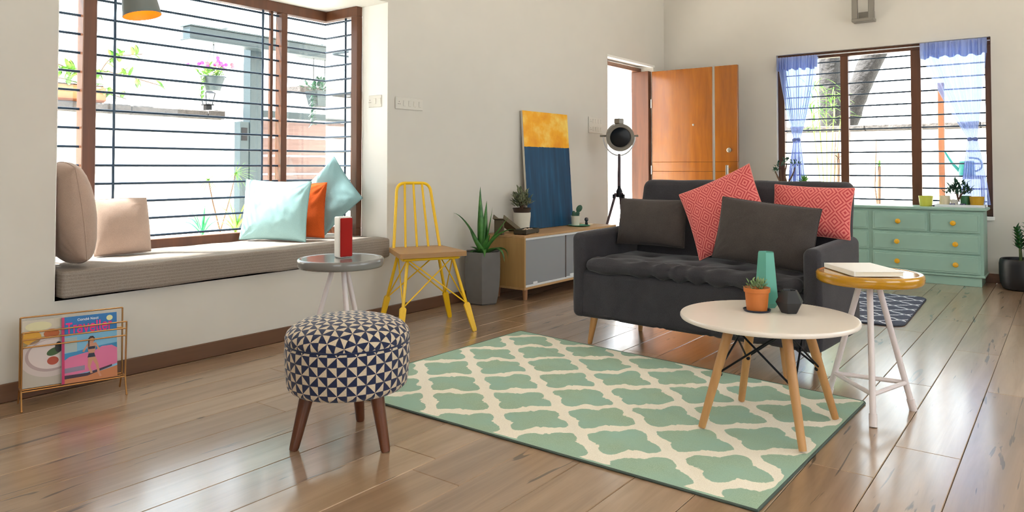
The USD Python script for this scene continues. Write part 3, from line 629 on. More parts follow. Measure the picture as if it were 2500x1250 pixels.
def blade(p0, p1, p2, w, fold=.35, n=9, tip=1.6, base=.55, thick=.08):
    """A strap leaf along a curve from p0 to p2, channelled along its middle and thinning to a point."""
    p0, p1, p2 = (np.array(x, float) for x in (p0, p1, p2)); t = np.linspace(0, 1, n)[:, None]
    P = (1-t)**2*p0+2*t*(1-t)*p1+t*t*p2; T = np.gradient(P, axis=0); T /= np.linalg.norm(T, axis=1)[:, None]
    u0 = np.array([0, 0, 1.]); V = []; sprev = None
    for i in range(n):
        s = np.cross(T[i], u0)
        if np.linalg.norm(s) < .15: s = sprev if sprev is not None else np.cross(T[i], (.797, .603, 0))
        s = s-T[i]*(s@T[i]); s /= np.linalg.norm(s)
        if sprev is not None and s@sprev < 0: s = -s
        sprev = s; up = np.cross(s, T[i]); q = t[i, 0]
        hw_ = w/2*(base+(1-base)*math.sin(min(1, q*2.2)*PI/2))*max(.012, 1-q**tip); th = w*thick*max(.02, 1-q)
        V += [P[i]+s*hw_+up*hw_*fold, P[i]+up*th*.15, P[i]-s*hw_+up*hw_*fold, P[i]-up*th]
    F = []
    for i in range(n-1):
        for q in range(4):
            a, b = i*4+q, i*4+(q+1) % 4; F += [[a, a+4, b+4], [a, b+4, b]]
    F += [[0, 1, 3], [1, 2, 3], [n*4-4, n*4-1, n*4-3], [n*4-3, n*4-1, n*4-2]]
    m = trimesh.Trimesh(V, F, process=False)
    if m.volume < 0: m.invert()
    return m
RV, TV, UV_ = np.array([.603, -.798, 0]), np.array([-.798, -.603, 0]), np.array([0, 0, 1.])   # across the room's view, towards the room, up
def off(r=0, t=0, u=0): return RV*r+TV*t+UV_*u
def bushy(parent, name, mat, n, c, rad, lw, ll, seed, el=(10, 80), stem=None):
    """Many short leaves on stems about c."""
    R_ = np.random.default_rng(seed)
    for i in range(n):
        d = R_.normal(size=3); d[2] = abs(d[2])*.8+.1; d /= np.linalg.norm(d); p = np.array(c)+d*np.array(rad)*R_.uniform(.35, 1)
        a = R_.uniform(0, 2*PI); e = math.radians(R_.uniform(*el)); dr = np.array([math.cos(a)*math.cos(e), math.sin(a)*math.cos(e), math.sin(e)])*.6+d*.6
        dr /= np.linalg.norm(dr); q = p+dr*ll; part(parent, name, blade(p, (p+q)/2+UV_*ll*.12, q, lw, .3, 5, 2.2, .3), mat, True)
    if stem:
        for i in range(max(3, n//12)):
            d = R_.normal(size=3); d[2] = abs(d[2])+.3; d /= np.linalg.norm(d); part(parent, 'stem', tube([np.array(c)-UV_*stem, np.array(c)-UV_*stem*.3+d*np.array(rad)*.3, np.array(c)+d*np.array(rad)*.75], [.005, .004, .002], 6), M_bark)
# aloe in the grey pot
M_conc = pbr('grey_planter', '#6c6b6a', .7, var=.06, vscale=12, bump=.15, bscale=200, bdist=.001)
def faceted(prof, n, a0=0.):
    """A pot of flat sides: (radius, height) rings."""
    t = np.arange(n)*2*PI/n+a0; V = [[r*math.cos(a), r*math.sin(a), z] for r, z in prof for a in t]; F = []; k = len(prof)
    for i in range(k-1):
        for q in range(n):
            r = (q+1) % n; F += [[i*n+q, i*n+r, (i+1)*n+r], [i*n+q, (i+1)*n+r, (i+1)*n+q]]
    V += [[0, 0, prof[0][1]], [0, 0, prof[-1][1]]]; c = len(V)-2
    for q in range(n):
        r = (q+1) % n; F += [[c, r, q], [c+1, (k-1)*n+q, (k-1)*n+r]]
    m = trimesh.Trimesh(V, F, process=False); m.fix_normals(); return m
al = thing('potted_aloe', 'spiky aloe in a tall faceted grey pot between the yellow chair and the cabinet', 'plant', (4.44, 3.645, 0))
part(al, 'pot', faceted([(.112, 0), (.125, .012), (.14, .07), (.15, .14), (.155, .22), (.156, .32), (.153, .40), (.143, .402), (.138, .395), (.138, .365)], 6, math.atan2(-.603, -.798)), M_conc, 22)
part(al, 'soil', lathe([(0, .355), (.115, .36), (0, .37)], 12), M_soil)
b0 = np.array([0, 0, .37])
for r, t, u, mr, mt, mu, w in [(-.02, 0, .53, -.02, .02, .25, .052), (.03, -.02, .42, .015, 0, .22, .045), (.075, .0, .37, .05, 0, .17, .040), (-.225, .04, .33, -.12, .03, .30, .045), (-.10, .10, .22, -.06, .06, .10, .06), (.20, .05, .30, .10, .05, .16, .05), (.255, .09, .205, .12, .10, .22, .045),
    (-.12, .09, -.05, -.09, .08, .09, .04), (.17, .12, -.04, .15, .10, .13, .042), (.02, .17, .0, .02, .11, .10, .045), (-.10, -.02, .06, -.05, -.01, .06, .045), (.195, .02, -.03, .20, .02, .12, .038), (.06, .1, .17, .03, .06, .10, .05)]:
    part(al, 'leaf', blade(b0, b0+off(mr, mt, mu), b0+off(r, t, u), w*1.45, .4, 11, 1.6, .75, .16), M_aloe, True)
# ZZ plant in the black pot at the right
zz = thing('potted_zz_plant', 'upright glossy green plant in a round black pot beside the dresser', 'plant', (7.70, .335, 0))
M_blackpot = pbr('black_pot', '#101114', .4)
part(zz, 'pot', lathe([(0, 0), (.12, 0), (.15, .015), (.168, .06), (.175, .13), (.175, .22), (.168, .255), (.160, .265), (.152, .262), (.150, .24), (0, .235)], 40), M_blackpot, 40)
part(zz, 'soil', lathe([(0, .236), (.149, .241), (0, .25)], 20), M_soil)
for k, (r, t, u, sd) in enumerate([(-.06, .02, .27, 1), (.02, .04, .31, 2), (.09, .0, .33, 3), (.0, -.06, .24, 4), (.12, .07, .25, 5), (.055, .06, .2, 6)]):
    p0 = np.array([0, 0, .24])+off(r*.45, t*.3, 0); p2 = np.array([0, 0, .24])+off(r, t, u); p1 = p0+UV_*u*.6
    T_ = np.linspace(0, 1, 9)[:, None]; cv_ = (1-T_)**2*p0+2*T_*(1-T_)*p1+T_**2*p2
    st = part(zz, 'stem', tube(cv_, np.linspace(.009, .003, 9), 8), leafmat('zz_stem', '#4a5a30', '#66783f'), True)
    for i in range(3, 9):
        for s_ in (-1, 1):
            d = off(s_*.075, .02*s_, .055) if k % 2 else off(s_*.07, -.035*s_, .06); d = d*(1.1-.06*i)
            part(zz, 'leaf', blade(cv_[i], cv_[i]+d*.5+UV_*.006, cv_[i]+d, .038, .15, 7, 2.4, .35), M_zz, True)
    part(zz, 'leaf', blade(cv_[-1], cv_[-1]+UV_*.03, cv_[-1]+UV_*.07+off(.02), .036, .15, 7, 2.4, .3), M_zz, True)

# ------------------------------------------------------------------ things on the coffee table (top at .4505)
TZ = .4505
M_terra = pbr('terracotta_plastic', '#c4702f', .55, var=.06, vscale=20); M_teal = pbr('teal_glaze', '#5fa795', .25, coat=.3); M_blk = pbr('black_ceramic', '#24262a', .32)
sx_t, sy_t = 3.085, 1.052
single('saucer', lathe([(0, 0), (.051, 0), (.055, .004), (.0565, .009), (.0545, .009), (.052, .005), (0, .004)], 40), pbr('navy_saucer', '#191d33', .35), 'small dark blue saucer under the terracotta pot', 'saucer', (sx_t, sy_t, TZ), smooth=40)
tc = thing('potted_succulent', 'pale green succulent in a small terracotta pot on the coffee table', 'plant', (sx_t, sy_t, TZ+.0045))
part(tc, 'pot', lathe([(0, .004), (.038, .004), (.039, 0), (.041, .0), (.0425, .01), (.048, .074), (.053, .076), (.054, .094), (.051, .094), (.048, .08), (0, .078)], 40), M_terra, 30); part(tc, 'soil', lathe([(0, .077), (.0475, .08), (0, .084)], 16), M_soil)
bushy(tc, 'leaf', leafmat('pale_succulent', '#8aac6c', '#c4d3a2', .6), 64, (0, 0, .086), (.044, .044, .04), .012, .024, 5, (0, 70))
tv = thing('tall_vase', 'tall tapered teal vase standing behind the terracotta pot', 'vase', (3.205, 1.052, TZ))
part(tv, 'body', faceted([(.040, 0), (.0435, .004), (.056, .02), (.0365, .232), (.0345, .236), (.031, .236), (.030, .225)], 6, .3), M_teal, 18); part(tv, 'neck_opening', lathe([(0, .225), (.0295, .226), (0, .227)], 20), pbr('vase_dark', '#1e3a33', .7))
gv = thing('geometric_vase', 'squat faceted black vase beside the teal vase', 'vase', (3.128, .932, TZ))
part(gv, 'body', faceted([(.03, 0), (.034, .002), (.058, .046), (.0335, .092), (.031, .094), (.027, .093), (.026, .083)], 6, .15), M_blk, 15); part(gv, 'neck_opening', lathe([(0, .082), (.0255, .083), (0, .084)], 16), pbr('vase_black_inside', '#08080a', .8))
# ------------------------------------------------------------------ book on the mustard table, speaker on the grey one
Mb = basis((3.455, .72, .6006), np.array([3.858-3.73, .725-.894, 0]), np.array([3.73-3.318, .894-.733, 0]))
bk_ = thing('book', 'white hardback book lying on the mustard topped table', 'book', M=Mb)
part(bk_, 'pages', bx(-.098, .1, -.142, .142, .0025, .0175, .001), pbr('paper', '#e9e2d2', .8)); Mcv = pbr('book_cover', '#f3f0ea', .5)
part(bk_, 'cover', bx(-.102, .104, -.146, .146, 0, .0025, .001), Mcv); part(bk_, 'cover', bx(-.102, .104, -.146, .146, .0175, .02, .001), Mcv); part(bk_, 'spine', bx(-.1045, -.0985, -.146, .146, 0, .02, .001), Mcv)
spk = thing('speaker', 'upright red and white speaker standing on the grey table', 'speaker', (2.452, 2.915, .598), math.atan2(-.66, -.75)+.62)
part(spk, 'shell', rbx(-.038, .022, -.036, .036, 0, .205, .008), pbr('white_plastic', '#ece8e0', .35), 40); part(spk, 'grille', bx(.0221, .031, -.033, .033, .006, .199, .004), fabric('red_speaker_cloth', '#a11f1a', thread=1600, bump=.2)); 

# ------------------------------------------------------------------ things on the sideboard (top at cz1)
M_tray = pbr('dark_bronze_tray', '#3f3a2c', .5, .3); M_cream = pbr('cream_pot', '#d9d3c4', .6)
tr = thing('tray', 'dark metal tray holding pale pebbles on the cabinet corner', 'tray', (4.86, 3.53, cz1), .2)
for a in ((-.13, .13, -.055, .055, .006, .009), (-.13, .13, -.055, -.05, .006, .04), (-.13, .13, .05, .055, .006, .04), (-.13, -.125, -.055, .055, .006, .04), (.125, .13, -.055, .055, .006, .04)): part(tr, 'side', bx(*a, .001), M_tray)
for x, y in ((-.115, -.045), (.115, -.045), (-.115, .045), (.115, .045)): part(tr, 'foot', bx(x-.008, x+.008, y-.008, y+.008, 0, .008, .001), M_tray)
R_ = np.random.default_rng(4)
for i in range(26):
    m = trimesh.creation.icosphere(1, .011); m.apply_scale([R_.uniform(.7, 1.3), R_.uniform(.7, 1.3), .7]); part(tr, 'pebble', mv(m, R_.uniform(-.03, .11), R_.uniform(-.035, .035), .017+R_.uniform(0, .016)), pbr('pebble_pink', '#d3b8a2', .7))
tr2 = thing('wooden_trough', 'slanted dark wooden trough propped behind the pebble tray', 'tray', (4.76, 3.66, cz1), .15)
tq = cat(bx(-.15, .15, -.05, .05, 0, .006, .001), bx(-.15, .15, -.05, -.044, 0, .035, .001), bx(-.15, .15, .044, .05, 0, .035, .001)); part(tr2, 'trough', mv(rot(tq, .42, (0, 1, 0)), 0, 0, .066), pbr('weathered_wood', '#6b5f48', .8, var=.2, vscale=12))
part(tr2, 'support', bx(-.13, -.105, -.04, .04, 0, .115, .002), pbr('weathered_wood2', '#5a4f3c', .8))
bp = thing('potted_sedum', 'grey green bushy succulent in a white pot beside the blue painting', 'plant', (5.0, 3.68, cz1))
part(bp, 'pot', lathe([(0, 0), (.054, 0), (.062, .006), (.074, .13), (.0745, .16), (.068, .16), (.066, .145), (0, .145)], 36), M_cream, 40)
part(bp, 'bowl', lathe([(0, .1462), (.05, .1463), (.067, .161), (.079, .198), (.075, .198), (.064, .185), (0, .182)], 36), pbr('brown_bowl', '#3b2c22', .5), 40)
bushy(bp, 'leaf', M_sage, 110, (0, 0, .205), (.08, .08, .165), .03, .05, 9, (0, 75), .03)
pp_ = thing('saucer_plate', 'flat bright green plate on the right end of the cabinet', 'plate', (5.78, 3.60, cz1)); part(pp_, 'plate', lathe([(0, 0), (.07, 0), (.1, .008), (.104, .011), (.1, .0115), (.07, .005), (0, .004)], 48), pbr('green_plate', '#2fa37f', .35), 40)
cp = thing('potted_cactus', 'small paddle cactus in a cream pot on the green plate', 'plant', (5.755, 3.625, cz1+.0045))
part(cp, 'pot', lathe([(0, 0), (.033, 0), (.036, .004), (.044, .09), (.041, .09), (.038, .078), (0, .078)], 28), M_cream, 40); part(cp, 'soil', lathe([(0, .076), (.0375, .079), (0, .083)], 12), M_soil)
for r, t, u, a, w in ((-.014, 0, .10, .1, .018), (.012, .004, .10, -.5, .022), (.034, .004, .155, -.55, .026), (.0, -.01, .09, .5, .016)):
    m = trimesh.creation.icosphere(2, 1.); m.apply_scale([w, .008, .036]); m = rot(m, a, (0, -1, 0)); m = rot(m, math.atan2(-.798, .603)); part(cp, 'pad', mv(m, *off(r, t, u)), leafmat('cactus_pad', '#1f4a3a', '#3b6a4c', .5, .0), True)
single('paperweight', lathe([(0, 0), (.014, 0), (.012, .018), (.010, .026), (.017, .036), (.019, .047), (.014, .06), (0, .065)], 24), pbr('dark_glass', '#15182c', .15, coat=.5), 'tiny black knob shaped ornament right of the cactus pot', 'ornament', (5.865, 3.575, cz1+.0115), smooth=True)
single('paper_sheet', bx(-.07, .07, -.05, .05, 0, .0025, 0), pbr('paper', '#e9e2d2', .8), 'white papers lying at the far end of the cabinet', 'paper', (5.985, 3.66, cz1), .1)

# ------------------------------------------------------------------ spotlight floor lamp by the door
M_steel = pbr('aged_steel', '#8f8a80', .4, .35); M_legd = wood('dark_tripod_wood', '#3a2a30', '#5a4448', .45, 2)
fx0, fy0 = 6.335, 3.49
fo_ = thing('floor_lamp', 'round steel spotlight on a wooden tripod before the open doorway', 'lamp', (fx0, fy0, 0))
for a in (2.35, 2.35+2.094, 2.35+4.189): 
    d = np.array([math.cos(a), math.sin(a), 0]); lg = part(fo_, 'leg', tube([d*.27, d*.035+UV_*.80], [.010, .013], 10), M_legd); part(lg, 'clamp', mv(bx(-.012, .012, -.012, .012, -.02, .02, .003), *(d*.052+UV_*.77)), M_iron)
part(fo_, 'hub', lathe([(0, .76), (.03, .76), (.03, .82), (.016, .85), (.016, .87), (0, .87)], 20), M_iron); part(fo_, 'pole', tube([(0, 0, .86), (0, 0, 1.18)], [.016, .013], 12), M_legd)
hc = np.array([0, 0, 1.355]); ax_ = np.array([-.80, -.598, -.24]); ax_ /= np.linalg.norm(ax_)
drum = lathe([(0, -.12), (.05, -.12), (.09, -.10), (.118, -.06), (.124, -.02), (.124, .075), (.134, .078), (.134, .092), (.104, .092), (.098, .085), (.096, .07), (0, .062)], 48)
Mh = basis(hc, RV, np.cross(ax_, RV)); drum.apply_transform(Mh); hd = part(fo_, 'lamp_head', drum, M_steel, 40)
gl = lathe([(0, .071), (.0955, .071), (.0955, .074), (0, .0745)], 40); gl.apply_transform(Mh); part(hd, 'lens', gl, pbr('dark_lens', '#141c22', .06, coat=1.), 25)
part(hd, 'top_vent', mv(rbx(-.045, .045, -.03, .03, 0, .05, .008), *(hc+UV_*.118)), M_steel, 40)
yk = [hc+RV*(.155*math.cos(q))+UV_*(.19*math.sin(q)) for q in np.linspace(PI, 2*PI, 15)]; part(fo_, 'yoke', tube(yk, .007, 8), M_alu)
for s_ in (-1, 1): part(fo_, 'pivot_knob', tube([hc+RV*.12*s_, hc+RV*.185*s_], [.009, .012], 10), M_steel)

# ------------------------------------------------------------------ cushions
M_aqua = fabric('aqua_linen', '#a5cbcb', thread=700, var=.04, bump=.15); M_blue = fabric('blue_grey_linen', '#8fb2b4', thread=700, var=.04, bump=.15); M_oran = fabric('orange_wool', '#c4521a', thread=600, var=.08)
M_beige = fabric('beige_cotton', '#b8a091', thread=700, var=.05); M_bench = fabric('bench_ticking', '#8a8078', thread=600, var=.08)
def cushion(name, label, mat, o, x, y, w, h, t, seed, pinch=.06, piping=None, uv=False, group=None, wr=.007, pw=.5):
    m, u, rim = pillow(w, h, t, pinch, 34, seed, wr, pw); th = thing(name, label, 'cushion', M=basis(o, x, y), group=group)
    part(th, 'cover', m, mat, True, uv=u if uv else None)
    part(th, 'piping', tube(rim[::2], .0035, 6, True), piping or mat, True); return th
CZ = .562; CU = CZ+.012
# bench pad with its corded edges
bp_ = thing('bench_cushion', 'long grey striped seat pad filling the bay window bench', 'cushion', ((BX0+BX1)/2, 4.1, 0))
m = fine(rbx(-(BX1-BX0)/2+.016, (BX1-BX0)/2-.016, 3.762-4.1, FY-.045-4.1, BZ0+.010, CZ, .018), .045); v = m.vertices; n = m.vertex_normals
m.vertices = v+n*((meshkit.fbm(v*np.array([5, 9, 9]), 3, 6)-.5)*.016)[:, None]*np.array([.3, 1, 1])
g = NG(); o_ = g('texture_coordinate', 'object'); szc = L(str(g('separate_xyz', 'x', vector=o_)).replace('.x', '.z')); wv = g('noise_texture', vector=o_, scale=240., detail=2.); wn = g('noise_texture', vector=o_, scale=5., detail=3.)
stp = g.m('fraction', g.m('multiply', g.m('add', szc, g.m('multiply', wn, .006)), 62.)); 
M_tick = g.make('bench_ticking_stripe', g('principled_bsdf', base_color=g('mix', color1=g.ramp(wv, [(.3, lin('#857a70')), (.7, lin('#988d84'))]), color2=lin('#a89e95'), fac=g.m('multiply', g.m('less_than', stp, .22), .45)), roughness=.9, specular_ior_level=.2, normal=g('bump', height=wv, strength=.3, distance=.001)))
part(bp_, 'cover', m, M_tick, True)
cushion('cushion', 'large beige cushion leaning at the left end of the window bench', M_beige, (1.592, 3.965, CU+.252), (0.1, 1, 0), (-.13, 0, 1), .39, .445, .21, 3, -.13, wr=.004, pw=.4)
cushion('cushion', 'small square beige cushion against the bay window glass', M_beige, (1.975, 4.235, CU+.147), (1, -.12, .02), (.02, .22, 1), .29, .305, .13, 4, -.02, wr=.004, pw=.42)
cushion('cushion', 'light aqua square cushion in front on the window bench', M_aqua, (2.965, 4.215, CU+.190), (.54, -.84, -.03), (.13, .12, 1), .45, .40, .15, 5, .05, pbr('aqua_cord', '#8fb0ae', .8))
cushion('cushion', 'burnt orange cushion squeezed between the two aqua cushions', M_oran, (3.17, 4.25, CU+.182), (.60, -.80, .0), (.12, .12, 1), .38, .38, .13, 6, .05)
cushion('cushion', 'blue grey cushion standing on one corner at the bench end', M_blue, (3.42, 4.225, CU+.273), (.22, -.58, .56), (-.06, .66, .78), .40, .40, .12, 7, .05, pbr('blue_cord', '#7d9ea2', .8))
# sofa cushions
g = NG(); u = g('uvmap', attribute='st'); ux = g('separate_xyz', 'x', vector=u); uy = L(str(ux).replace('.x', '.y'))
per = .105; ax2 = g.m('absolute', g.m('subtract', g.m('fraction', g.m('divide', ux, per*.86)), .5)); ay2 = g.m('absolute', g.m('subtract', g.m('fraction', g.m('divide', uy, per)), .5))
dd = g.m('fraction', g.m('multiply', g.m('add', ax2, ay2), 5.)); tri = g.m('greater_than', dd, .56)
wv = g('noise_texture', vector=g('texture_coordinate', 'object'), scale=300., detail=2.)
M_coral = g.make('coral_diamond_weave', g('principled_bsdf', base_color=g('mix', color1=g.ramp(wv, [(.3, lin('#dc746c')), (.7, lin('#ee8f86'))]), color2=lin('#c0464a'), fac=tri), roughness=.85, specular_ior_level=.2, sheen_weight=.2, normal=g('bump', height=g.m('subtract', g.m('multiply', wv, .3), g.m('multiply', tri, .7)), strength=.5, distance=.002)))
cushion('cushion', 'charcoal lumbar cushion at the left end of the sofa', M_dark, (4.14, 2.058, .712), (-.04, -1, .0), (.20, -.05, 1), .46, .285, .15, 11, .03)
cushion('cushion', 'coral diamond patterned cushion tilted on its corner mid sofa', M_coral, (4.075, 1.572, .793), (.0, -.92, .40), (.20, .43, .9), .46, .41, .12, 12, .05, uv=True)
cushion('cushion', 'coral diamond patterned cushion behind at the right of the sofa', M_coral, (4.175, 1.125, .812), (-.03, -1, -.035), (.24, -.02, 1), .42, .275, .11, 13, .05, uv=True)
cushion('cushion', 'charcoal lumbar cushion in front at the right of the sofa', M_dark, (3.905, 1.285, .70), (.0, -1, -.10), (.24, -.2, 1), .52, .335, .15, 14, .03)

# ------------------------------------------------------------------ magazine rack
M_brass = pbr('brass_wire', '#b98a55', .3, .9)
wv_ = np.array([.967, -.253, 0]); Mr = np.eye(4); Mr[:3, 0] = wv_; Mr[:3, 1] = [.253, .967, 0]; Mr[:3, 3] = [1.272, 3.60, 0]
rk = thing('magazine_rack', 'brass wire magazine rack standing on the floor below the window bench', 'magazine rack', M=Mr)
RW = .405; FT, BT = np.array([0, .008, .335]), np.array([0, .105, .385]); FB, BB = np.array([0, .024, .078]), np.array([0, .10, .078])
for x in (0, RW):
    X = np.array([x, 0, 0]); part(rk, 'end_frame', tube(arc([X+(0, -.012, .003), X+FB, X+FT], .01), .0038, 8), M_brass); part(rk, 'end_frame', tube(arc([X+(0, .145, .003), X+BB, X+BT], .01), .0038, 8), M_brass)
    part(rk, 'end_bar', tube([X+FB, X+BB], .0038, 8), M_brass)
    part(rk, 'foot', mv(trimesh.creation.icosphere(1, .0055), *(X+(0, -.012, .0055))), M_brass)
for a, b in ((FT, None), (FT*.88+FB*.12, None), (FB, None), (BT, None), (BB, None), ((FB+BB)/2, None), (BT*.7+BB*.3, None), (FT*.75+FB*.25, None)):
    part(rk, 'rail', tube([a, a+(RW, 0, 0)], .0034, 8), M_brass)
def mag(label, x0, w, h, y, lean, mat, th=.007):
    M_ = Mr @ basis((x0, y, .0832), (1, 0, 0), (0, lean, 1)); t = thing('magazine', label, 'magazine', M=M_)
    part(t, 'pages', bx(0.001, w-.001, 0.001, h-.001, -th+.0005, -.0005, 0), pbr('paper', '#e9e2d2', .8)); part(t, 'cover', cat(bx(0, w, 0, h, -.0005, .0004, 0), bx(0, w, 0, h, -th, -th+.0005, 0)), mat, False); return t
def flat(t, name, poly, col, k, label=None, rough=.5): part(t, name, prism(poly, .0003, .0004+.0003*k), pbr('print_'+col[1:], col, rough), False, label)
E_ = lambda x, y, a, b, r=0: affinity.rotate(affinity.scale(Point(x, y).buffer(1, 12), a, b), r)
m1 = mag('food magazine with a plated dish on its cover in the brass rack', .006, .215, .29, .060, .09, pbr('print_f_base', '#c9bfae', .5))
W1, H1 = .215, .29; clip = sbox(.002, .002, W1-.002, H1-.002)
flat(m1, 'printed_cloth', sbox(.0, .0, W1, .17), '#b9b0a4', 0); flat(m1, 'printed_table', sbox(0, .17, W1, .215), '#a08a5c', 0)
flat(m1, 'printed_plate', E_(.105, .125, .115, .088).intersection(clip), '#cdbfbb', 1); flat(m1, 'printed_plate', E_(.105, .13, .095, .07).intersection(clip), '#b29d9b', 2); flat(m1, 'printed_plate', E_(.11, .135, .088, .064).intersection(clip), '#d8cac6', 3)
flat(m1, 'printed_tomato', E_(.115, .105, .022, .018), '#b04a34', 4); flat(m1, 'printed_herb', E_(.12, .145, .03, .016, 20), '#3d5a2c', 4); flat(m1, 'printed_olive', E_(.137, .162, .014, .024), '#23201a', 5)
flat(m1, 'printed_cup', E_(.035, .215, .036, .03).intersection(clip), '#d8a234', 1); flat(m1, 'printed_cup', E_(.11, .225, .03, .02), '#b8622c', 1); flat(m1, 'printed_glass', E_(.06, .262, .05, .02).intersection(clip), '#d9d2a8', 1)
m2 = mag('travel magazine with a pink masthead in the brass rack', .152, .222, .292, .034, .13, pbr('print_t_base', '#7fb4d4', .45), .01)
W2, H2 = .222, .292; c2 = sbox(.0, .0, W2, H2)
flat(m2, 'printed_band', sbox(0, .215, W2, H2), '#1f6fb0', 0); flat(m2, 'printed_sky', sbox(0, .13, W2, .215), '#7ab6d8', 0); flat(m2, 'printed_wall', sbox(.012, .135, .06, .2), '#a8b8b8', 1)
flat(m2, 'printed_sea', Polygon([(0, .10), (W2, .12), (W2, .155), (.16, .15), (.05, .135), (0, .13)]), '#2f86b8', 1)
flat(m2, 'printed_car', Polygon([(0, .03), (0, .095), (.03, .115), (.09, .125), (.13, .13), (.16, .145), (.2, .145), (W2, .13), (W2, .06), (.16, .045)]).buffer(0), '#d8719a', 2); flat(m2, 'printed_car_trim', Polygon([(0, .045), (.09, .05), (.09, .07), (0, .066)]), '#8a7f98', 3)
flat(m2, 'printed_kerb', Polygon([(0, 0), (W2, 0), (W2, .05), (.15, .035), (0, .02)]), '#c07a4e', 3); flat(m2, 'printed_shadow', Polygon([(0, .02), (.1, .022), (.2, .05), (.2, .058), (.1, .035), (0, .036)]), '#3a2438', 4)
flat(m2, 'printed_skin', unary_union([E_(.118, .178, .011, .014), Polygon([(.100, .165), (.136, .165), (.133, .135), (.127, .115), (.107, .115), (.103, .135)]), Polygon([(.100, .163), (.106, .166), (.088, .128), (.080, .132)]), Polygon([(.136, .165), (.130, .166), (.146, .128), (.153, .131)])]), '#c98f72', 5)
flat(m2, 'printed_swimsuit', unary_union([Polygon([(.104, .15), (.132, .15), (.131, .138), (.105, .138)]), Polygon([(.106, .120), (.128, .120), (.133, .102), (.101, .102)])]), '#1c2238', 6)
flat(m2, 'printed_hair', Polygon([(.104, .15), (.104, .185), (.112, .196), (.124, .196), (.131, .186), (.129, .17), (.125, .187), (.113, .187), (.110, .172), (.109, .152)]), '#3a241c', 6)
flat(m2, 'printed_legs', Polygon([(.103, .104), (.132, .104), (.145, .07), (.150, .03), (.158, .012), (.149, .010), (.141, .03), (.134, .066), (.122, .088), (.112, .06), (.122, .032), (.113, .03), (.102, .062)]), '#c98f72', 5)
flat(m2, 'printed_spine', sbox(0, 0, .011, H2), '#c22d62', 7)
def cover_text(t, name, s, h, x, y, w, col, k, bold=True):
    m = meshkit.text_mesh(s, h, .0003, bold); b = m.bounds; m.apply_translation([-b[0, 0], -b[0, 1], 0]); m.apply_scale([w/(b[1, 0]-b[0, 0]), 1, 1]); part(t, name, mv(m, x, y, .0004+.0003*k), pbr('print_'+col[1:], col, .45), False)
cover_text(m2, 'masthead', 'Traveller', .046, .016, .216, .185, '#e3197c', 3); cover_text(m2, 'heading', 'Condé Nast', .010, .062, .27, .085, '#dfe6ee', 4)
flat(m2, 'printed_badge', E_(.192, .27, .013, .012), '#d9d6a0', 4)

# ------------------------------------------------------------------ switch plates, wall light, mat
M_plate = pbr('switch_plate', '#d8d3c9', .4)
def plate(label, M_, w, h, rows):
    t = thing('switch_plate', label, 'light switch', M=M_); part(t, 'plate', bx(-w/2, w/2, -h/2, h/2, 0, .009, .003), M_plate)
    for r in range(rows):
        yy = (r-(rows-1)/2)*h/rows; n_ = 5 if w > .2 else 3
        for i in range(n_):
            xx = -w*.38+(w*.76)*i/(n_-1)
            if i == 0: 
                for dx, dy in ((0, .01), (-.008, -.007), (.008, -.007)): part(t, 'socket_hole', mv(lathe([(0, 0), (.0028, 0), (.0028, .0012), (0, .0012)], 10), xx+dx, yy+dy, .0085), M_iron)
            else: part(t, 'rocker', rot(bx(xx-.012, xx+.012, yy-.021, yy+.021, .007, .0125, .002), .06, (1, 0, 0), (xx, yy, .0095)), M_plate, False)
plate('white switch plate on the bright reveal of the bay window', basis((BX1-.0005, 3.935, 1.52), (0, -1, 0), (0, 0, 1)), .135, .085, 1)
plate('long single row switch plate on the wall above the yellow chair', basis((3.80, YW-.0005, 1.51), (1, 0, 0), (0, 0, 1)), .275, .088, 1)
plate('double row switch plate on the wall left of the doorway', basis((6.43, YW-.0005, 1.475), (1, 0, 0), (0, 0, 1)), .265, .16, 2)
M_scon = pbr('sconce_metal', '#8f8a82', .4, .5)
sc = thing('wall_light', 'grey metal wall light of two upright box tubes above the curtained window', 'wall lamp', (XB, 1.62, 2.5))
part(sc, 'back_plate', bx(-.012, 0, -.09, .06, .0, .11, .002), M_scon); part(sc, 'base_bar', bx(-.13, -.0, -.1, .1, .0, .028, .002), M_scon)
for y, z0, z1, dp in ((.074, .028, .235, -.10), (-.074, .028, .33, -.085)): part(sc, 'tube', bx(dp-.022, dp+.022, y-.026, y+.026, z0, z1, .003), M_scon)
g = NG(); pv = g('attribute', attribute='pattern'); wv = g('noise_texture', vector=g('texture_coordinate', 'object'), scale=250., detail=2.)
M_mat = g.make('grey_mat', g('principled_bsdf', base_color=g('mix', color1=g.ramp(wv, [(.3, lin('#464c5c')), (.7, lin('#5d6474'))]), color2=lin('#c9cfd8'), fac=g.m('less_than', g.m('absolute', pv), .006)), roughness=.95, specular_ior_level=.1, normal=g('bump', height=wv, strength=.4, distance=.002)))
nx, ny = 150, 110; u_, v_ = np.meshgrid(np.linspace(-1, 1, nx), np.linspace(-1, 1, ny), indexing='ij'); sq = lambda a, b: a*np.sqrt(1-b**2/2)
mx_, my_ = .66*u_, .42*v_; cr_ = np.clip(np.hypot(np.maximum(abs(mx_)-.56, 0), np.maximum(abs(my_)-.32, 0))-.1, 0, 1)
k_ = np.maximum(abs(mx_)-.56, 0)*np.maximum(abs(my_)-.32, 0) > 0; hyp = np.hypot(np.maximum(abs(mx_)-.56, 0), np.maximum(abs(my_)-.32, 0)); sc_ = np.where(k_ & (hyp > .1), .1/np.maximum(hyp, 1e-6), 1)
ex, ey = np.maximum(abs(mx_)-.56, 0), np.maximum(abs(my_)-.32, 0); mx_ = np.where(k_, np.sign(mx_)*(.56+ex*sc_), mx_); my_ = np.where(k_, np.sign(my_)*(.32+ey*sc_), my_)
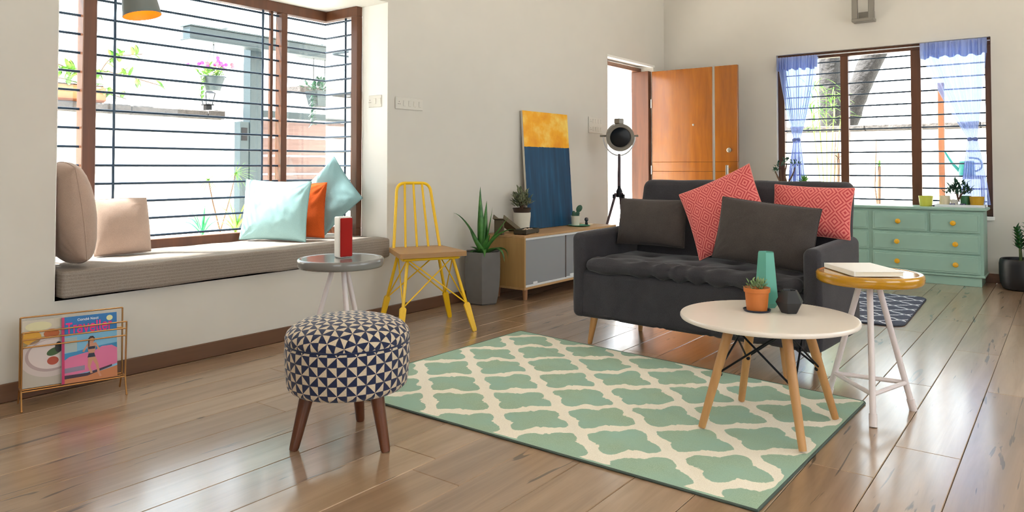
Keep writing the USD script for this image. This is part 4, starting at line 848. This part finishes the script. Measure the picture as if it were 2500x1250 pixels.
zz_ = .010+.004*(meshkit.fbm(np.stack([mx_*4, my_*4, 0*mx_], -1), 2, 2)); idx = np.arange(nx*ny).reshape(nx, ny); a, b, c, d = idx[:-1, :-1].ravel(), idx[1:, :-1].ravel(), idx[1:, 1:].ravel(), idx[:-1, 1:].ravel()
Vm = np.stack([mx_, my_, zz_], -1).reshape(-1, 3); pf = trellis(mx_/.62, my_/.62, .368, .408)*.62-.012
mt = thing('floor_mat', 'dark grey mat with thin white trellis lines on the floor before the dresser', 'mat', (6.06, 1.33, 0), .03)
part(mt, 'pile', trimesh.Trimesh(Vm, np.vstack([np.stack([a, b, c], 1), np.stack([a, c, d], 1)]), process=False), M_mat, True, pv=pf.ravel())
rim_ = np.vstack([Vm.reshape(nx, ny, 3)[:, 0], Vm.reshape(nx, ny, 3)[-1, 1:], Vm.reshape(nx, ny, 3)[-2::-1, -1], Vm.reshape(nx, ny, 3)[0, -2:0:-1]])[::2]; keep = np.concatenate([[True], np.linalg.norm(np.diff(rim_, axis=0), axis=1) > .004]); rim_ = rim_[keep]; rim_[:, 2] = .0062
part(mt, 'edge_binding', tube(rim_, .006, 8, True), pbr('mat_edge', '#3a3f4c', .9))
# ------------------------------------------------------------------ things on the dresser
DZ_ = gh
def cup(label, x, y, r0, r1, h, mat, z=DZ_, name='flower_pot', n=36):
    t = thing(name, label, 'pot', (x, y, z)); part(t, 'body', lathe([(0, 0), (r0, 0), (r0+.003, .004), (r1-.001, h-.004), (r1, h), (r1-.004, h), (r1-.006, h-.006), (r0-.002, .01), (0, .008)], n), mat, 40); return t
M_ly = pbr('lemon_pot', '#c9c84e', .45); M_oy = pbr('ochre_pot', '#c79a1e', .5); M_cr = pbr('cream_candle', '#e6d9b8', .6)
cup('lemon yellow pot standing alone left of the white tray on the dresser', 7.80, 1.075, .048, .062, .095, M_ly)
wt = thing('serving_tray', 'long shallow white tray on the right end of the dresser', 'tray', (7.81, .80, DZ_))
part(wt, 'base', bx(-.09, .09, -.19, .19, 0, .008, .002), M_alu)
for a in ((-.095, -.089, -.195, .195, 0, .024), (.089, .095, -.195, .195, 0, .024), (-.09, .09, -.195, -.189, 0, .024), (-.09, .09, .189, .195, 0, .024)): part(wt, 'rim', bx(*a, .002), M_alu)
tz = DZ_+.0085
c_ = thing('candle', 'stout cream pillar candle at the left end of the white tray', 'candle', (7.83, .925, tz)); part(c_, 'wax', lathe([(0, 0), (.04, 0), (.042, .003), (.042, .086), (.039, .09), (.03, .086), (0, .085)], 36), M_cr, 40); part(c_, 'wick', tube([(0, 0, .085), (0.002, 0, .097)], .0015, 6), M_iron)
wp = thing('potted_jade_plant', 'bushy dark leaved plant in a small white pot on the tray', 'plant', (7.79, .845, tz)); part(wp, 'pot', lathe([(0, 0), (.026, 0), (.032, .05), (.034, .052), (.034, .058), (.030, .058), (.028, .048), (0, .048)], 28), M_plate, 40)
bushy(wp, 'leaf', M_jade, 110, (0, -.03, .10), (.10, .125, .135), .022, .05, 21, (0, 80), .055)
gp = cup('round green glass pot beside the bushy plant on the tray', 7.84, .765, .034, .047, .092, pbr('green_pot', '#3f7a52', .2, coat=.5), tz)
cup('ochre yellow pot at the right end of the white tray', 7.80, .672, .046, .060, .088, M_oy, tz)
for x, y, l in ((7.745, .86, 'dark purple votive glass in front of the white plant pot'), (7.745, .775, 'dark purple votive glass left of the ochre pot')): 
    t = thing('votive', l, 'candle holder', (x, y, tz)); part(t, 'glass', lathe([(0, 0), (.022, 0), (.027, .012), (.024, .024), (.021, .024), (.02, .014), (0, .012)], 24), pbr('plum_glass', '#2c1e52', .15, coat=.5), 40)
single('pebble_stone', trimesh.creation.icosphere(2, 1).apply_scale([.014, .025, .008]), pbr('plum_stone', '#3a2a4a', .3), 'small flat purple stone right of the lemon yellow pot', 'stone', (7.77, 1.0, DZ_+.0075), smooth=True)
bo = thing('bonsai', 'small dark branching tree at the left end of the dresser behind the sofa', 'plant', (7.78, 2.34, DZ_))
part(bo, 'pot', lathe([(0, 0), (.07, 0), (.085, .02), (.095, .085), (.098, .09), (.09, .09), (.086, .075), (0, .072)], 32), pbr('bonsai_pot', '#3c4a52', .4), 40)
R_ = np.random.default_rng(12)
for q in ([(0, 0, .07), (.0, .05, .2), (.0, .055, .34)], [(0, 0, .07), (0, -.01, .18), (.0, -.075, .30), (0, -.09, .36)], [(0, -.01, .18), (.0, .02, .28), (0, -.01, .40)], [(0, .045, .18), (0, .09, .27), (0, .11, .32)]): part(bo, 'trunk', tube(arc(q, .05), np.linspace(.011, .005, len(arc(q, .05))), 8), M_bark)
for c, rd in (((0, .06, .36), (.05, .06, .07)), ((0, -.09, .37), (.05, .06, .07)), ((0, -.01, .41), (.05, .05, .06)), ((0, .10, .31), (.04, .04, .05))): bushy(bo, 'leaf', M_jade, 20, c, rd, .018, .032, int(c[1]*100)+50, (-20, 80))
lp = thing('leafy_succulent', 'small bright green rosette plant next to the bonsai behind the sofa', 'plant', (7.80, 2.163, DZ_)); part(lp, 'pot', lathe([(0, 0), (.05, 0), (.062, .11), (.066, .114), (.06, .114), (.056, .1), (0, .1)], 28), M_cr, 40)
part(lp, 'stem', tube([(0, 0, .1), (0, 0, .2)], .012, 8), M_bark)
for i in range(34):
    a, e = R_.uniform(0, 2*PI), R_.uniform(.1, 1.3); d = np.array([math.cos(a)*math.cos(e), math.sin(a)*math.cos(e), math.sin(e)]); p = np.array([0, 0, .2]); part(lp, 'leaf', blade(p, p+d*.05+UV_*.01, p+d*.095, .018, .3, 6, 1.6), M_lime, True)

# ------------------------------------------------------------------ sheer curtains
def sheer(name, a, col, tc=(.5, .58, .80)):
    g = NG(); n = g('noise_texture', vector=g('texture_coordinate', 'object'), scale=700., detail=2.)
    s = g('mix_closure', fac=.5, closure1=g('diffuse_bsdf', color=lin(col)), closure2=g('translucent_bsdf', color=lin(col)))
    return g.make(name, g('mix_closure', fac=a, closure1=g('transparent_bsdf', color=tc), closure2=s))
M_sheer = sheer('blue_sheer_voile', .66, '#bccbee'); M_sheer2 = sheer('blue_sheer_header', .9, '#a9b5da'); M_sheer3 = sheer('blue_sheer_tail', .86, '#b4c2ea', (.42, .5, .78))
CXP = 8.0
def curtain(label, ya, yb, tie, bot, zt, ztie, zb, tz0):
    """A gathered sheer: from its rod pocket to the knot at tie and out again to the hem."""
    t = thing('sheer_curtain', label, 'curtain', (CXP, (ya+yb)/2, 0)); yc = (ya+yb)/2
    def body(u, v):
        z = zt+(zb-zt)*v; k = (zt-z)/(zt-ztie); up = np.clip(k, 0, 1)**1.35; dn = np.clip((ztie-z)/(ztie-zb), 0, 1)**.75
        l = np.where(z > ztie, ya+(tie-.033-ya)*up, (tie-.033)+(bot[0]-tie+.033)*dn); r = np.where(z > ztie, yb+(tie+.033-yb)*up, (tie+.033)+(bot[1]-tie-.033)*dn)
        w = u+.02*np.sin(u*19+v*4); y = l+(r-l)*w; amp = .009+.022*(1-np.exp(-((z-ztie)/.25)**2)); ph = u*2*PI*11+1.5*np.sin(v*3)+.8*np.sin(u*9)
        return amp*np.sin(ph)+.012*np.sin(u*2*PI*3.3+1), y-yc, z
    kt = (zt-ztie)/(zt-zb)
    m, _ = grid(200, 50, lambda u, v: body(u, v*kt)); part(t, 'drape', m, M_sheer, True)
    m, _ = grid(160, 40, lambda u, v: body(u, kt+v*(1-kt))); part(t, 'tail', m, M_sheer3, True)
    def head(u, v):
        z = zt+.012+(tz0-zt-.012)*v+.012*np.sin(u*2*PI*5+.6)*v; y = ya+(yb-ya)*(u+.01*np.sin(u*40)); return -.03+(.006+.016*v)*np.sin(u*2*PI*13+np.sin(u*7)*1.5), y-yc, z
    m, _ = grid(180, 14, head); part(t, 'valance', m, M_sheer2, True)
    part(t, 'tie', tube([(.02*math.cos(q)-.005, tie-yc+.036*math.sin(q), ztie+.01*math.sin(q*2)) for q in np.linspace(0, 2*PI, 20, endpoint=False)], .009, 8, True), M_sheer2)
curtain('sheer blue curtain knotted at mid height on the left side of the far window', 2.07, 2.485, 2.295, (2.20, 2.40), 2.205, 1.34, .73, 2.08)
curtain('sheer blue curtain knotted at mid height on the right side of the far window', .59, 1.13, .715, (.585, .83), 2.225, 1.31, .705, 2.09)
rod = single('curtain_rod', tube([(CXP+.053, .572, 2.222), (CXP+.053, 2.498, 2.222)], .006, 10), M_alu, 'thin white rod along the head of the far window holding both sheer curtains', 'curtain rod')

# ------------------------------------------------------------------ outdoors
M_ext = pbr('white_render', '#ece9e4', .85, var=.03, vscale=2); M_stone = pbr('coping_stone', '#423d3b', .9, var=.45, vscale=9, bump=.8, bscale=22, bdist=.02); M_pave = pbr('pale_paving', '#c9c3b8', .9, var=.08, vscale=2)
s = struct('ground'); part(s, 'paving', bx(-9, 19, -13, 14, -.3, -.13, 0), M_pave)
def cw(name, a, label):
    s = struct(name, label); part(s, 'render', bx(*a, .005), M_ext); x0_, x1_, y0_, y1_, z0_, z1_ = a; R2 = np.random.default_rng(5)
    if x1_-x0_ > y1_-y0_:
        x = x0_
        while x < x1_-.05:
            l = min(R2.uniform(.5, .8), x1_-x); part(s, 'coping_stone', bx(x+.004, x+l-.004, y0_-.05-R2.uniform(0, .012), y1_+.05, z1_+.001, z1_+.085+R2.uniform(-.006, .006), .012), M_stone); x += l
    else:
        y = y0_
        while y < y1_-.05:
            l = min(R2.uniform(.5, .8), y1_-y); part(s, 'coping_stone', bx(x0_-.05-R2.uniform(0, .012), x1_+.05, y+.004, y+l-.004, z1_+.001, z1_+.085+R2.uniform(-.006, .006), .012), M_stone); y += l
cw('boundary_wall', (-5, 4.16, 6.8, 7.0, -.15, 1.53), 'white boundary wall with a dark stone coping'); cw('boundary_wall', (11.0, 11.2, -6, 7.2, -.15, 1.55), 'white boundary wall with a dark stone coping beyond the far window')
cw('boundary_wall', (5.2, 11.0, 7.0, 7.2, -.15, 1.9), 'white boundary wall facing the doorway')
single('wall_ledge', Polygon and frame(prism(Polygon([(0, 0), (.33, 0), (.33, -.055)]), .12), (3.592, 6.798, 1.158), (1, 0, 0), (0, 0, 1)), M_ext, 'small wedge shaped ledge on the white boundary wall', 'ledge', smooth=False)
# brick wall of the neighbour, far off and nearly white
g = NG(); p = g.pos((1, 1, 1), False, (PI/2, 0, 0)); br = g('brick_texture', vector=p, color1=lin('#e9e2da'), color2=lin('#dcd2c8'), mortar=lin('#a89a92'), scale=2., mortar_size=.012, brick_width=.5, row_height=.16)
single('neighbour_wall', bx(-3, 4.6, 9.0, 9.2, -.15, 2.35, .01), g.make('pale_brick', g('principled_bsdf', base_color=br, roughness=.9)), 'pale painted brick wall beyond the boundary wall', 'wall', smooth=False)
# steel carport frame and slatted gate
M_sg = pbr('grey_steel_frame', '#2f3c42', .45, .2)
cpf = thing('carport_frame', 'grey steel post with a cantilevered beam and rafters outside the bay window', 'carport', (4.10, 6.2, 0))
part(cpf, 'post', bx(-.065, .065, -.06, .06, -.13, 2.3, .005), M_sg); part(cpf, 'beam', bx(-.78, .95, -.26, -.14, 2.15, 2.255, .004), M_sg); part(cpf, 'beam_flange', bx(-.79, .95, -.28, -.12, 2.14, 2.15, .002), M_sg); part(cpf, 'beam_flange', bx(-.79, .95, -.28, -.12, 2.255, 2.265, .002), M_sg)
for x in (-.45, .12, .62): part(cpf, 'rafter', frame(bx(0, 1.1, -.03, .03, -.03, .03, .003), (x, -.2, 2.30), (.42, -1.0, .42), (1, .42, 0)), M_alu)
part(cpf, 'cabinet_box', bx(-.16, -.068, -.05, .05, -.13, 1.48, .004), M_sg, label='tall grey metal box against the post'); part(cpf, 'box_window', bx(-.15, -.09, -.055, -.05, 1.3, 1.42, .001), M_iron)
M_slat = wood('weathered_gate_wood', '#4e3a38', '#735b56', .6, 0)
gt = thing('slatted_gate', 'brown horizontal board gate seen through the right pane of the bay', 'gate', (4.30, 6.55, 0))
for k in range(6): part(gt, 'board', bx(.02, 1.2, -.015, .015, .42+k*.19, .42+k*.19+.17, .004), M_slat)
part(gt, 'board', bx(.02, 1.2, -.015, .015, .12, .36, .004), M_slat); part(gt, 'top_rail', bx(0, 1.22, -.025, .025, 1.56, 1.63, .004), M_sg)
for x in (.06, 1.14): part(gt, 'stile', bx(x-.03, x+.03, .016, .05, -.12, 1.56, .004), M_sg)
# raised bed below the bay with its plants
bed = thing('planting_bed', 'white raised planting bed with pale pebbles outside the bay window', 'planter', (2.9, 5.35, 0)); part(bed, 'wall', bx(-2.4, 1.6, -.35, .35, -.13, .5, .01), M_ext); part(bed, 'gravel', bx(-2.36, 1.56, -.31, .31, .5005, .53, .008), pbr('pale_gravel', '#d8d2c4', .95, var=.2, vscale=40, bump=.8, bscale=60, bdist=.01))
def strap(name, label, at, leaves, mat, group=None):
    t = thing(name, label, 'plant', at)
    for r, h, mr, mh, w, tt in leaves: part(t, 'leaf', blade((0, 0, 0), off(mr, tt*.5, mh), off(r, tt, h), w, .35, 9, 1.6, .6), mat, True)
    return t
M_lily = leafmat('lily_leaf', '#1f8a55', '#57b878', .4, .35)
strap('spider_lily', 'strap leaved green plant left in the raised bed outside the bay', (3.02, 5.2, .535), [(-.17, .10, -.08, .20, .03, 0), (-.10, .22, -.05, .16, .028, .03), (.03, .27, .0, .14, .028, 0), (-.03, .2, -.02, .1, .024, .06), (.10, .16, .05, .16, .028, .05), (.20, .07, .10, .18, .03, 0), (-.22, .08, -.12, .15, .024, -.05), (.0, .13, 0, .06, .022, .08)], M_lily)
strap('variegated_lily', 'yellow striped strap leaved plant beside the aqua cushion outside the bay', (3.33, 5.25, .535), [(-.16, .22, -.06, .2, .045, 0), (-.05, .30, -.02, .15, .045, .04), (.10, .28, .05, .2, .045, 0), (-.12, .05, -.08, .12, .04, .06), (.16, .12, .08, .18, .045, .04), (.02, .2, .01, .1, .04, .09), (.22, .25, .12, .24, .04, 0), (-.2, .1, -.1, .16, .035, -.04)], leafmat('lime_strap', '#6fae3c', '#c3da6e', .45, .4))
pm = thing('fan_palm', 'thin stemmed fan palm with feathery fronds outside the bay window', 'plant', (3.30, 5.42, .535))
for r, h in ((-.10, .42), (.12, .47)):
    c = off(r, 0, h); part(pm, 'stem', tube([(0, 0, 0), off(r*.6, 0, h*.55), c], [.006, .005, .003], 6), M_bark)
    for k in range(16): a = -2.2+k*4.4/15-1.57+(.8 if r > 0 else 0); d = off(math.cos(a)*.16, .05*math.sin(k*2.1), math.sin(a)*.12-.02); part(pm, 'frond', blade(c, c+d*.55+UV_*.02, c+d, .012, .3, 5, 1.5), M_lime, True)
# on the boundary wall: trough with a vine, lantern; a hanging flower pot
tg = thing('terracotta_trough', 'terracotta trough on the coping of the boundary wall', 'planter', (2.88, 6.9, 1.622)); part(tg, 'trough', bx(-.32, .16, -.09, .09, 0, .14, .02), pbr('terracotta', '#a8653f', .8, var=.1, vscale=8)); part(tg, 'soil', bx(-.30, .14, -.07, .07, .1405, .15, .004), M_soil)
vn = thing('climbing_vine', 'light green climbing vine spreading from the trough along the wall top', 'plant', (2.9, 6.9, 1.772))
R_ = np.random.default_rng(31)
for q in ([(0, 0, 0), (.1, 0, .15), (.35, 0, .12), (.7, 0, .05)], [(0, 0, 0), (-.1, 0, .12), (-.35, -.02, .2)], [(.05, 0, 0), (.2, 0, .28), (.5, .02, .34)], [(-.05, 0, 0), (.12, -.05, -.05), (.32, -.06, -.10)], [(0, 0, 0), (-.25, -.05, .05), (-.6, 0, .0)]):
    a_ = arc(q, .1); part(vn, 'stem', tube(a_, .004, 6), M_bark)
    for i in range(20):
        t = R_.uniform(0, 1)*(len(a_)-1); j = int(t); p = a_[j]+(a_[min(j+1, len(a_)-1)]-a_[j])*(t-j); d = R_.normal(size=3); d[1] = -abs(d[1])*.6; d /= np.linalg.norm(d); part(vn, 'leaf', blade(p, p+d*.05+UV_*.01, p+d*R_.uniform(.06, .11), .055, .2, 6, 2.5, .4), M_vine, True)
hp = thing('hanging_flower_pot', 'hanging grey pot of pink and red flowers outside the bay window', 'plant', (3.572, 6.0, 1.725)); part(hp, 'pot', lathe([(0, 0), (.058, 0), (.062, .01), (.095, .11), (.108, .112), (.108, .122), (.098, .122), (.09, .105), (0, .1)], 32), M_sg, 40)
for a in (0, 2.09, 4.19): part(hp, 'hanger', tube([(.104*math.cos(a), .104*math.sin(a), .12), (0, 0, .412)], .0016, 6), M_iron)
bushy(hp, 'leaf', M_vine, 70, (-.02, 0, .12), (.13, .11, .10), .035, .05, 8, (-30, 70))
for i in range(14): part(hp, 'leaf', blade((-.09, -.02, .11-.013*i), (-.12, -.03, .12-.014*i), (-.13-.03*((i*7) % 3), -.04, .07-.014*i), .035, .2, 5, 2.4), M_vine, True)
for i in range(20):
    d = R_.normal(size=3)*np.array([.09, .06, .04]); part(hp, 'flower', mv(trimesh.creation.icosphere(1, .016), d[0]-.03, d[1]-.05, .20+abs(d[2])), pbr('petal_%d' % (i % 3), ['#c23aa0', '#e2586a', '#8a2a8f'][i % 3], .6))
def lantern(label, at):
    t = thing('garden_lantern', label, 'lantern', at); part(t, 'base', bx(-.03, .03, -.03, .03, 0, .05, .004), M_iron); part(t, 'collar', bx(-.045, .045, -.045, .045, .05, .062, .003), M_iron)
    for sx__ in (-1, 1):
        for sy__ in (-1, 1): part(t, 'bar', tube([(sx__*.032, sy__*.032, .062), (sx__*.05, sy__*.05, .17)], .004, 6), M_iron)
    part(t, 'glass', faceted([(.043, .064), (.066, .168)], 4, PI/4), M_glass, False); part(t, 'roof', faceted([(.085, .17), (.03, .20), (.012, .215), (0.004, .225)], 4, PI/4), M_iron, False)
lantern('small black garden lantern on the coping below the hanging flowers', (4.05, 6.9, 1.622))
hp2 = thing('hanging_trough', 'dark hanging trough with trailing leaves seen in the side of the bay', 'plant', (4.72, 6.0, 1.66)); part(hp2, 'trough', faceted([(.10, 0), (.14, .15)], 4, PI/4), M_sg, False)
for sx__ in (-.07, .07): part(hp2, 'hanger', tube([(sx__, 0, .14), (sx__, 0, .477)], .003, 6), M_iron)
bushy(hp2, 'leaf', M_jade, 60, (0, 0, .16), (.2, .14, .12), .04, .06, 18, (-30, 70))
for i in range(18): part(hp2, 'leaf', blade((-.1+.01*(i % 3), -.06, .12-.018*i), (-.14, -.07, .13-.018*i), (-.15-.02*(i % 3), -.08, .08-.018*i), .04, .2, 5, 2.4), M_jade, True)
# beyond the far window: trees, a meter box, bare potted stems, a timber post
M_trunk = pbr('tree_bark', '#231f1e', .9, var=.4, vscale=9, bump=1., bscale=14, bdist=.03)
def tree(label, pts, rr, seed, crown):
    t = thing('tree', label, 'tree', (pts[0][0], pts[0][1], -.13)); P = arc([np.array(p)-np.array([pts[0][0], pts[0][1], -.13]) for p in pts], .5, 6)
    m = tube(P, np.linspace(rr[0], rr[1], len(P)), 14); m = m.subdivide(); v = m.vertices; m.vertices = v+m.vertex_normals*((meshkit.fbm(v*6, 3, seed)-.5)*.07)[:, None]; part(t, 'trunk', m, M_trunk, True); R2 = np.random.default_rng(seed)
tree('thick tree trunk standing upright beyond the left pane of the far window', [(12.0, 2.93, -.13), (12.0, 2.93, 1.7), (12.05, 2.94, 3.5)], (.17, .15), 3, 0)
tree('leaning tree trunk slanting across the middle pane of the far window', [(12.9, 3.5, -.13), (12.9, 2.97, 1.58), (12.92, 2.73, 2.32), (13.0, 2.1, 3.7)], (.18, .17), 6, 0)
bb_ = thing('bamboo_clump', 'long leaved green clump in front of the upright trunk outside the far window', 'plant', (10.5, 2.62, -.13)); R_ = np.random.default_rng(41)
for k in range(5): part(bb_, 'cane', tube([(0, 0, 0), (.02*k-.04, .06*k-.12, 1.2), (.03*k-.05, .12*k-.24, 2.2)], [.012, .010, .005], 8), leafmat('cane_green', '#6a8a3a', '#8fae58', .5, 0.))
for k in range(70):
    p = np.array([R_.uniform(-.1, .05), R_.uniform(-.25, .28), R_.uniform(1.72, 2.35)]); a = R_.uniform(0, 2*PI); d = np.array([-.05, math.cos(a)*.25, math.sin(a)*.16-.03]); part(bb_, 'leaf', blade(p, p+d*.5+UV_*.03, p+d, .03, .25, 6, 1.6), [M_lime, M_vine][k % 2], True)
single('meter_box', bx(10.93, 10.99, 2.42, 2.73, 1.01, 1.31, .006), pbr('meter_box_grey', '#8a8076', .8, var=.1, vscale=9), 'square grey box fixed to the boundary wall outside the far window', 'box')
def stemplant(label, at, top, seed, pot=True):
    t = thing('bare_stem_plant', label, 'plant', at)
    if pot: part(t, 'pot', lathe([(0, 0), (.12, 0), (.16, .25), (.165, .27), (.15, .27), (.145, .24), (0, .23)], 28), M_terra, 40)
    z0 = .23; part(t, 'stem', tube([(0, 0, z0), (0, .01, top*.6), (0, .0, top)], [.022, .018, .014], 10), M_bark); part(t, 'stem', tube([(0, .005, z0+.3), (0, .05, top*.8), (0, .03, top+.32)], [.010, .007, .004], 8), M_bark)
    for i in range(8): a = i*.8; d = off(math.cos(a)*.08, 0, abs(math.sin(a))*.1-.02); part(t, 'leaf', blade((0, 0, top), np.array([0, 0, top+.02])+d*.5, np.array([0, 0, top])+d, .03, .2, 5, 2.), M_vine if seed else M_bark, True)
stemplant('tall bare potted stem outside the middle pane of the far window', (9.5, 1.785, -.13), 1.19, 1); stemplant('short brown stemmed potted plant before the meter box', (9.5, 2.235, -.13), 1.28, 0)
wpost = single('timber_post', bx(9.47, 9.53, 1.115, 1.175, -.13, 2.0, .005), M_frame, 'slim brown timber post outside the right pane of the far window', 'post')
wc = thing('watering_can', 'teal watering can on a shelf behind the right sheer curtain', 'watering can', (9.0, .86, .95))
part(wc, 'body', lathe([(0, 0), (.075, 0), (.078, .01), (.07, .16), (.06, .165), (.055, .15), (0, .012)], 28), pbr('teal_plastic', '#1f8f8a', .35), 40); part(wc, 'spout', tube([(0, .05, .04), (0, .13, .14), (0, .2, .27)], [.02, .015, .009], 10), pbr('teal_plastic', '#1f8f8a', .35)); part(wc, 'handle', tube(arc([(0, -.06, .05), (0, -.14, .09), (0, -.12, .19), (0, -.02, .2)], .04), .008, 8), pbr('teal_plastic', '#1f8f8a', .35))
stn = thing('plant_stand', 'white metal plant stand holding the watering can outside the far window', 'plant stand', (9.0, .86, -.13)); part(stn, 'shelf', bx(-.14, .14, -.16, .16, 1.06, 1.08, .003), M_alu)
for x in (-.12, .12):
    for y in (-.14, .14): part(stn, 'leg', tube([(x, y, 0), (x, y, 1.06)], .009, 8), M_alu)
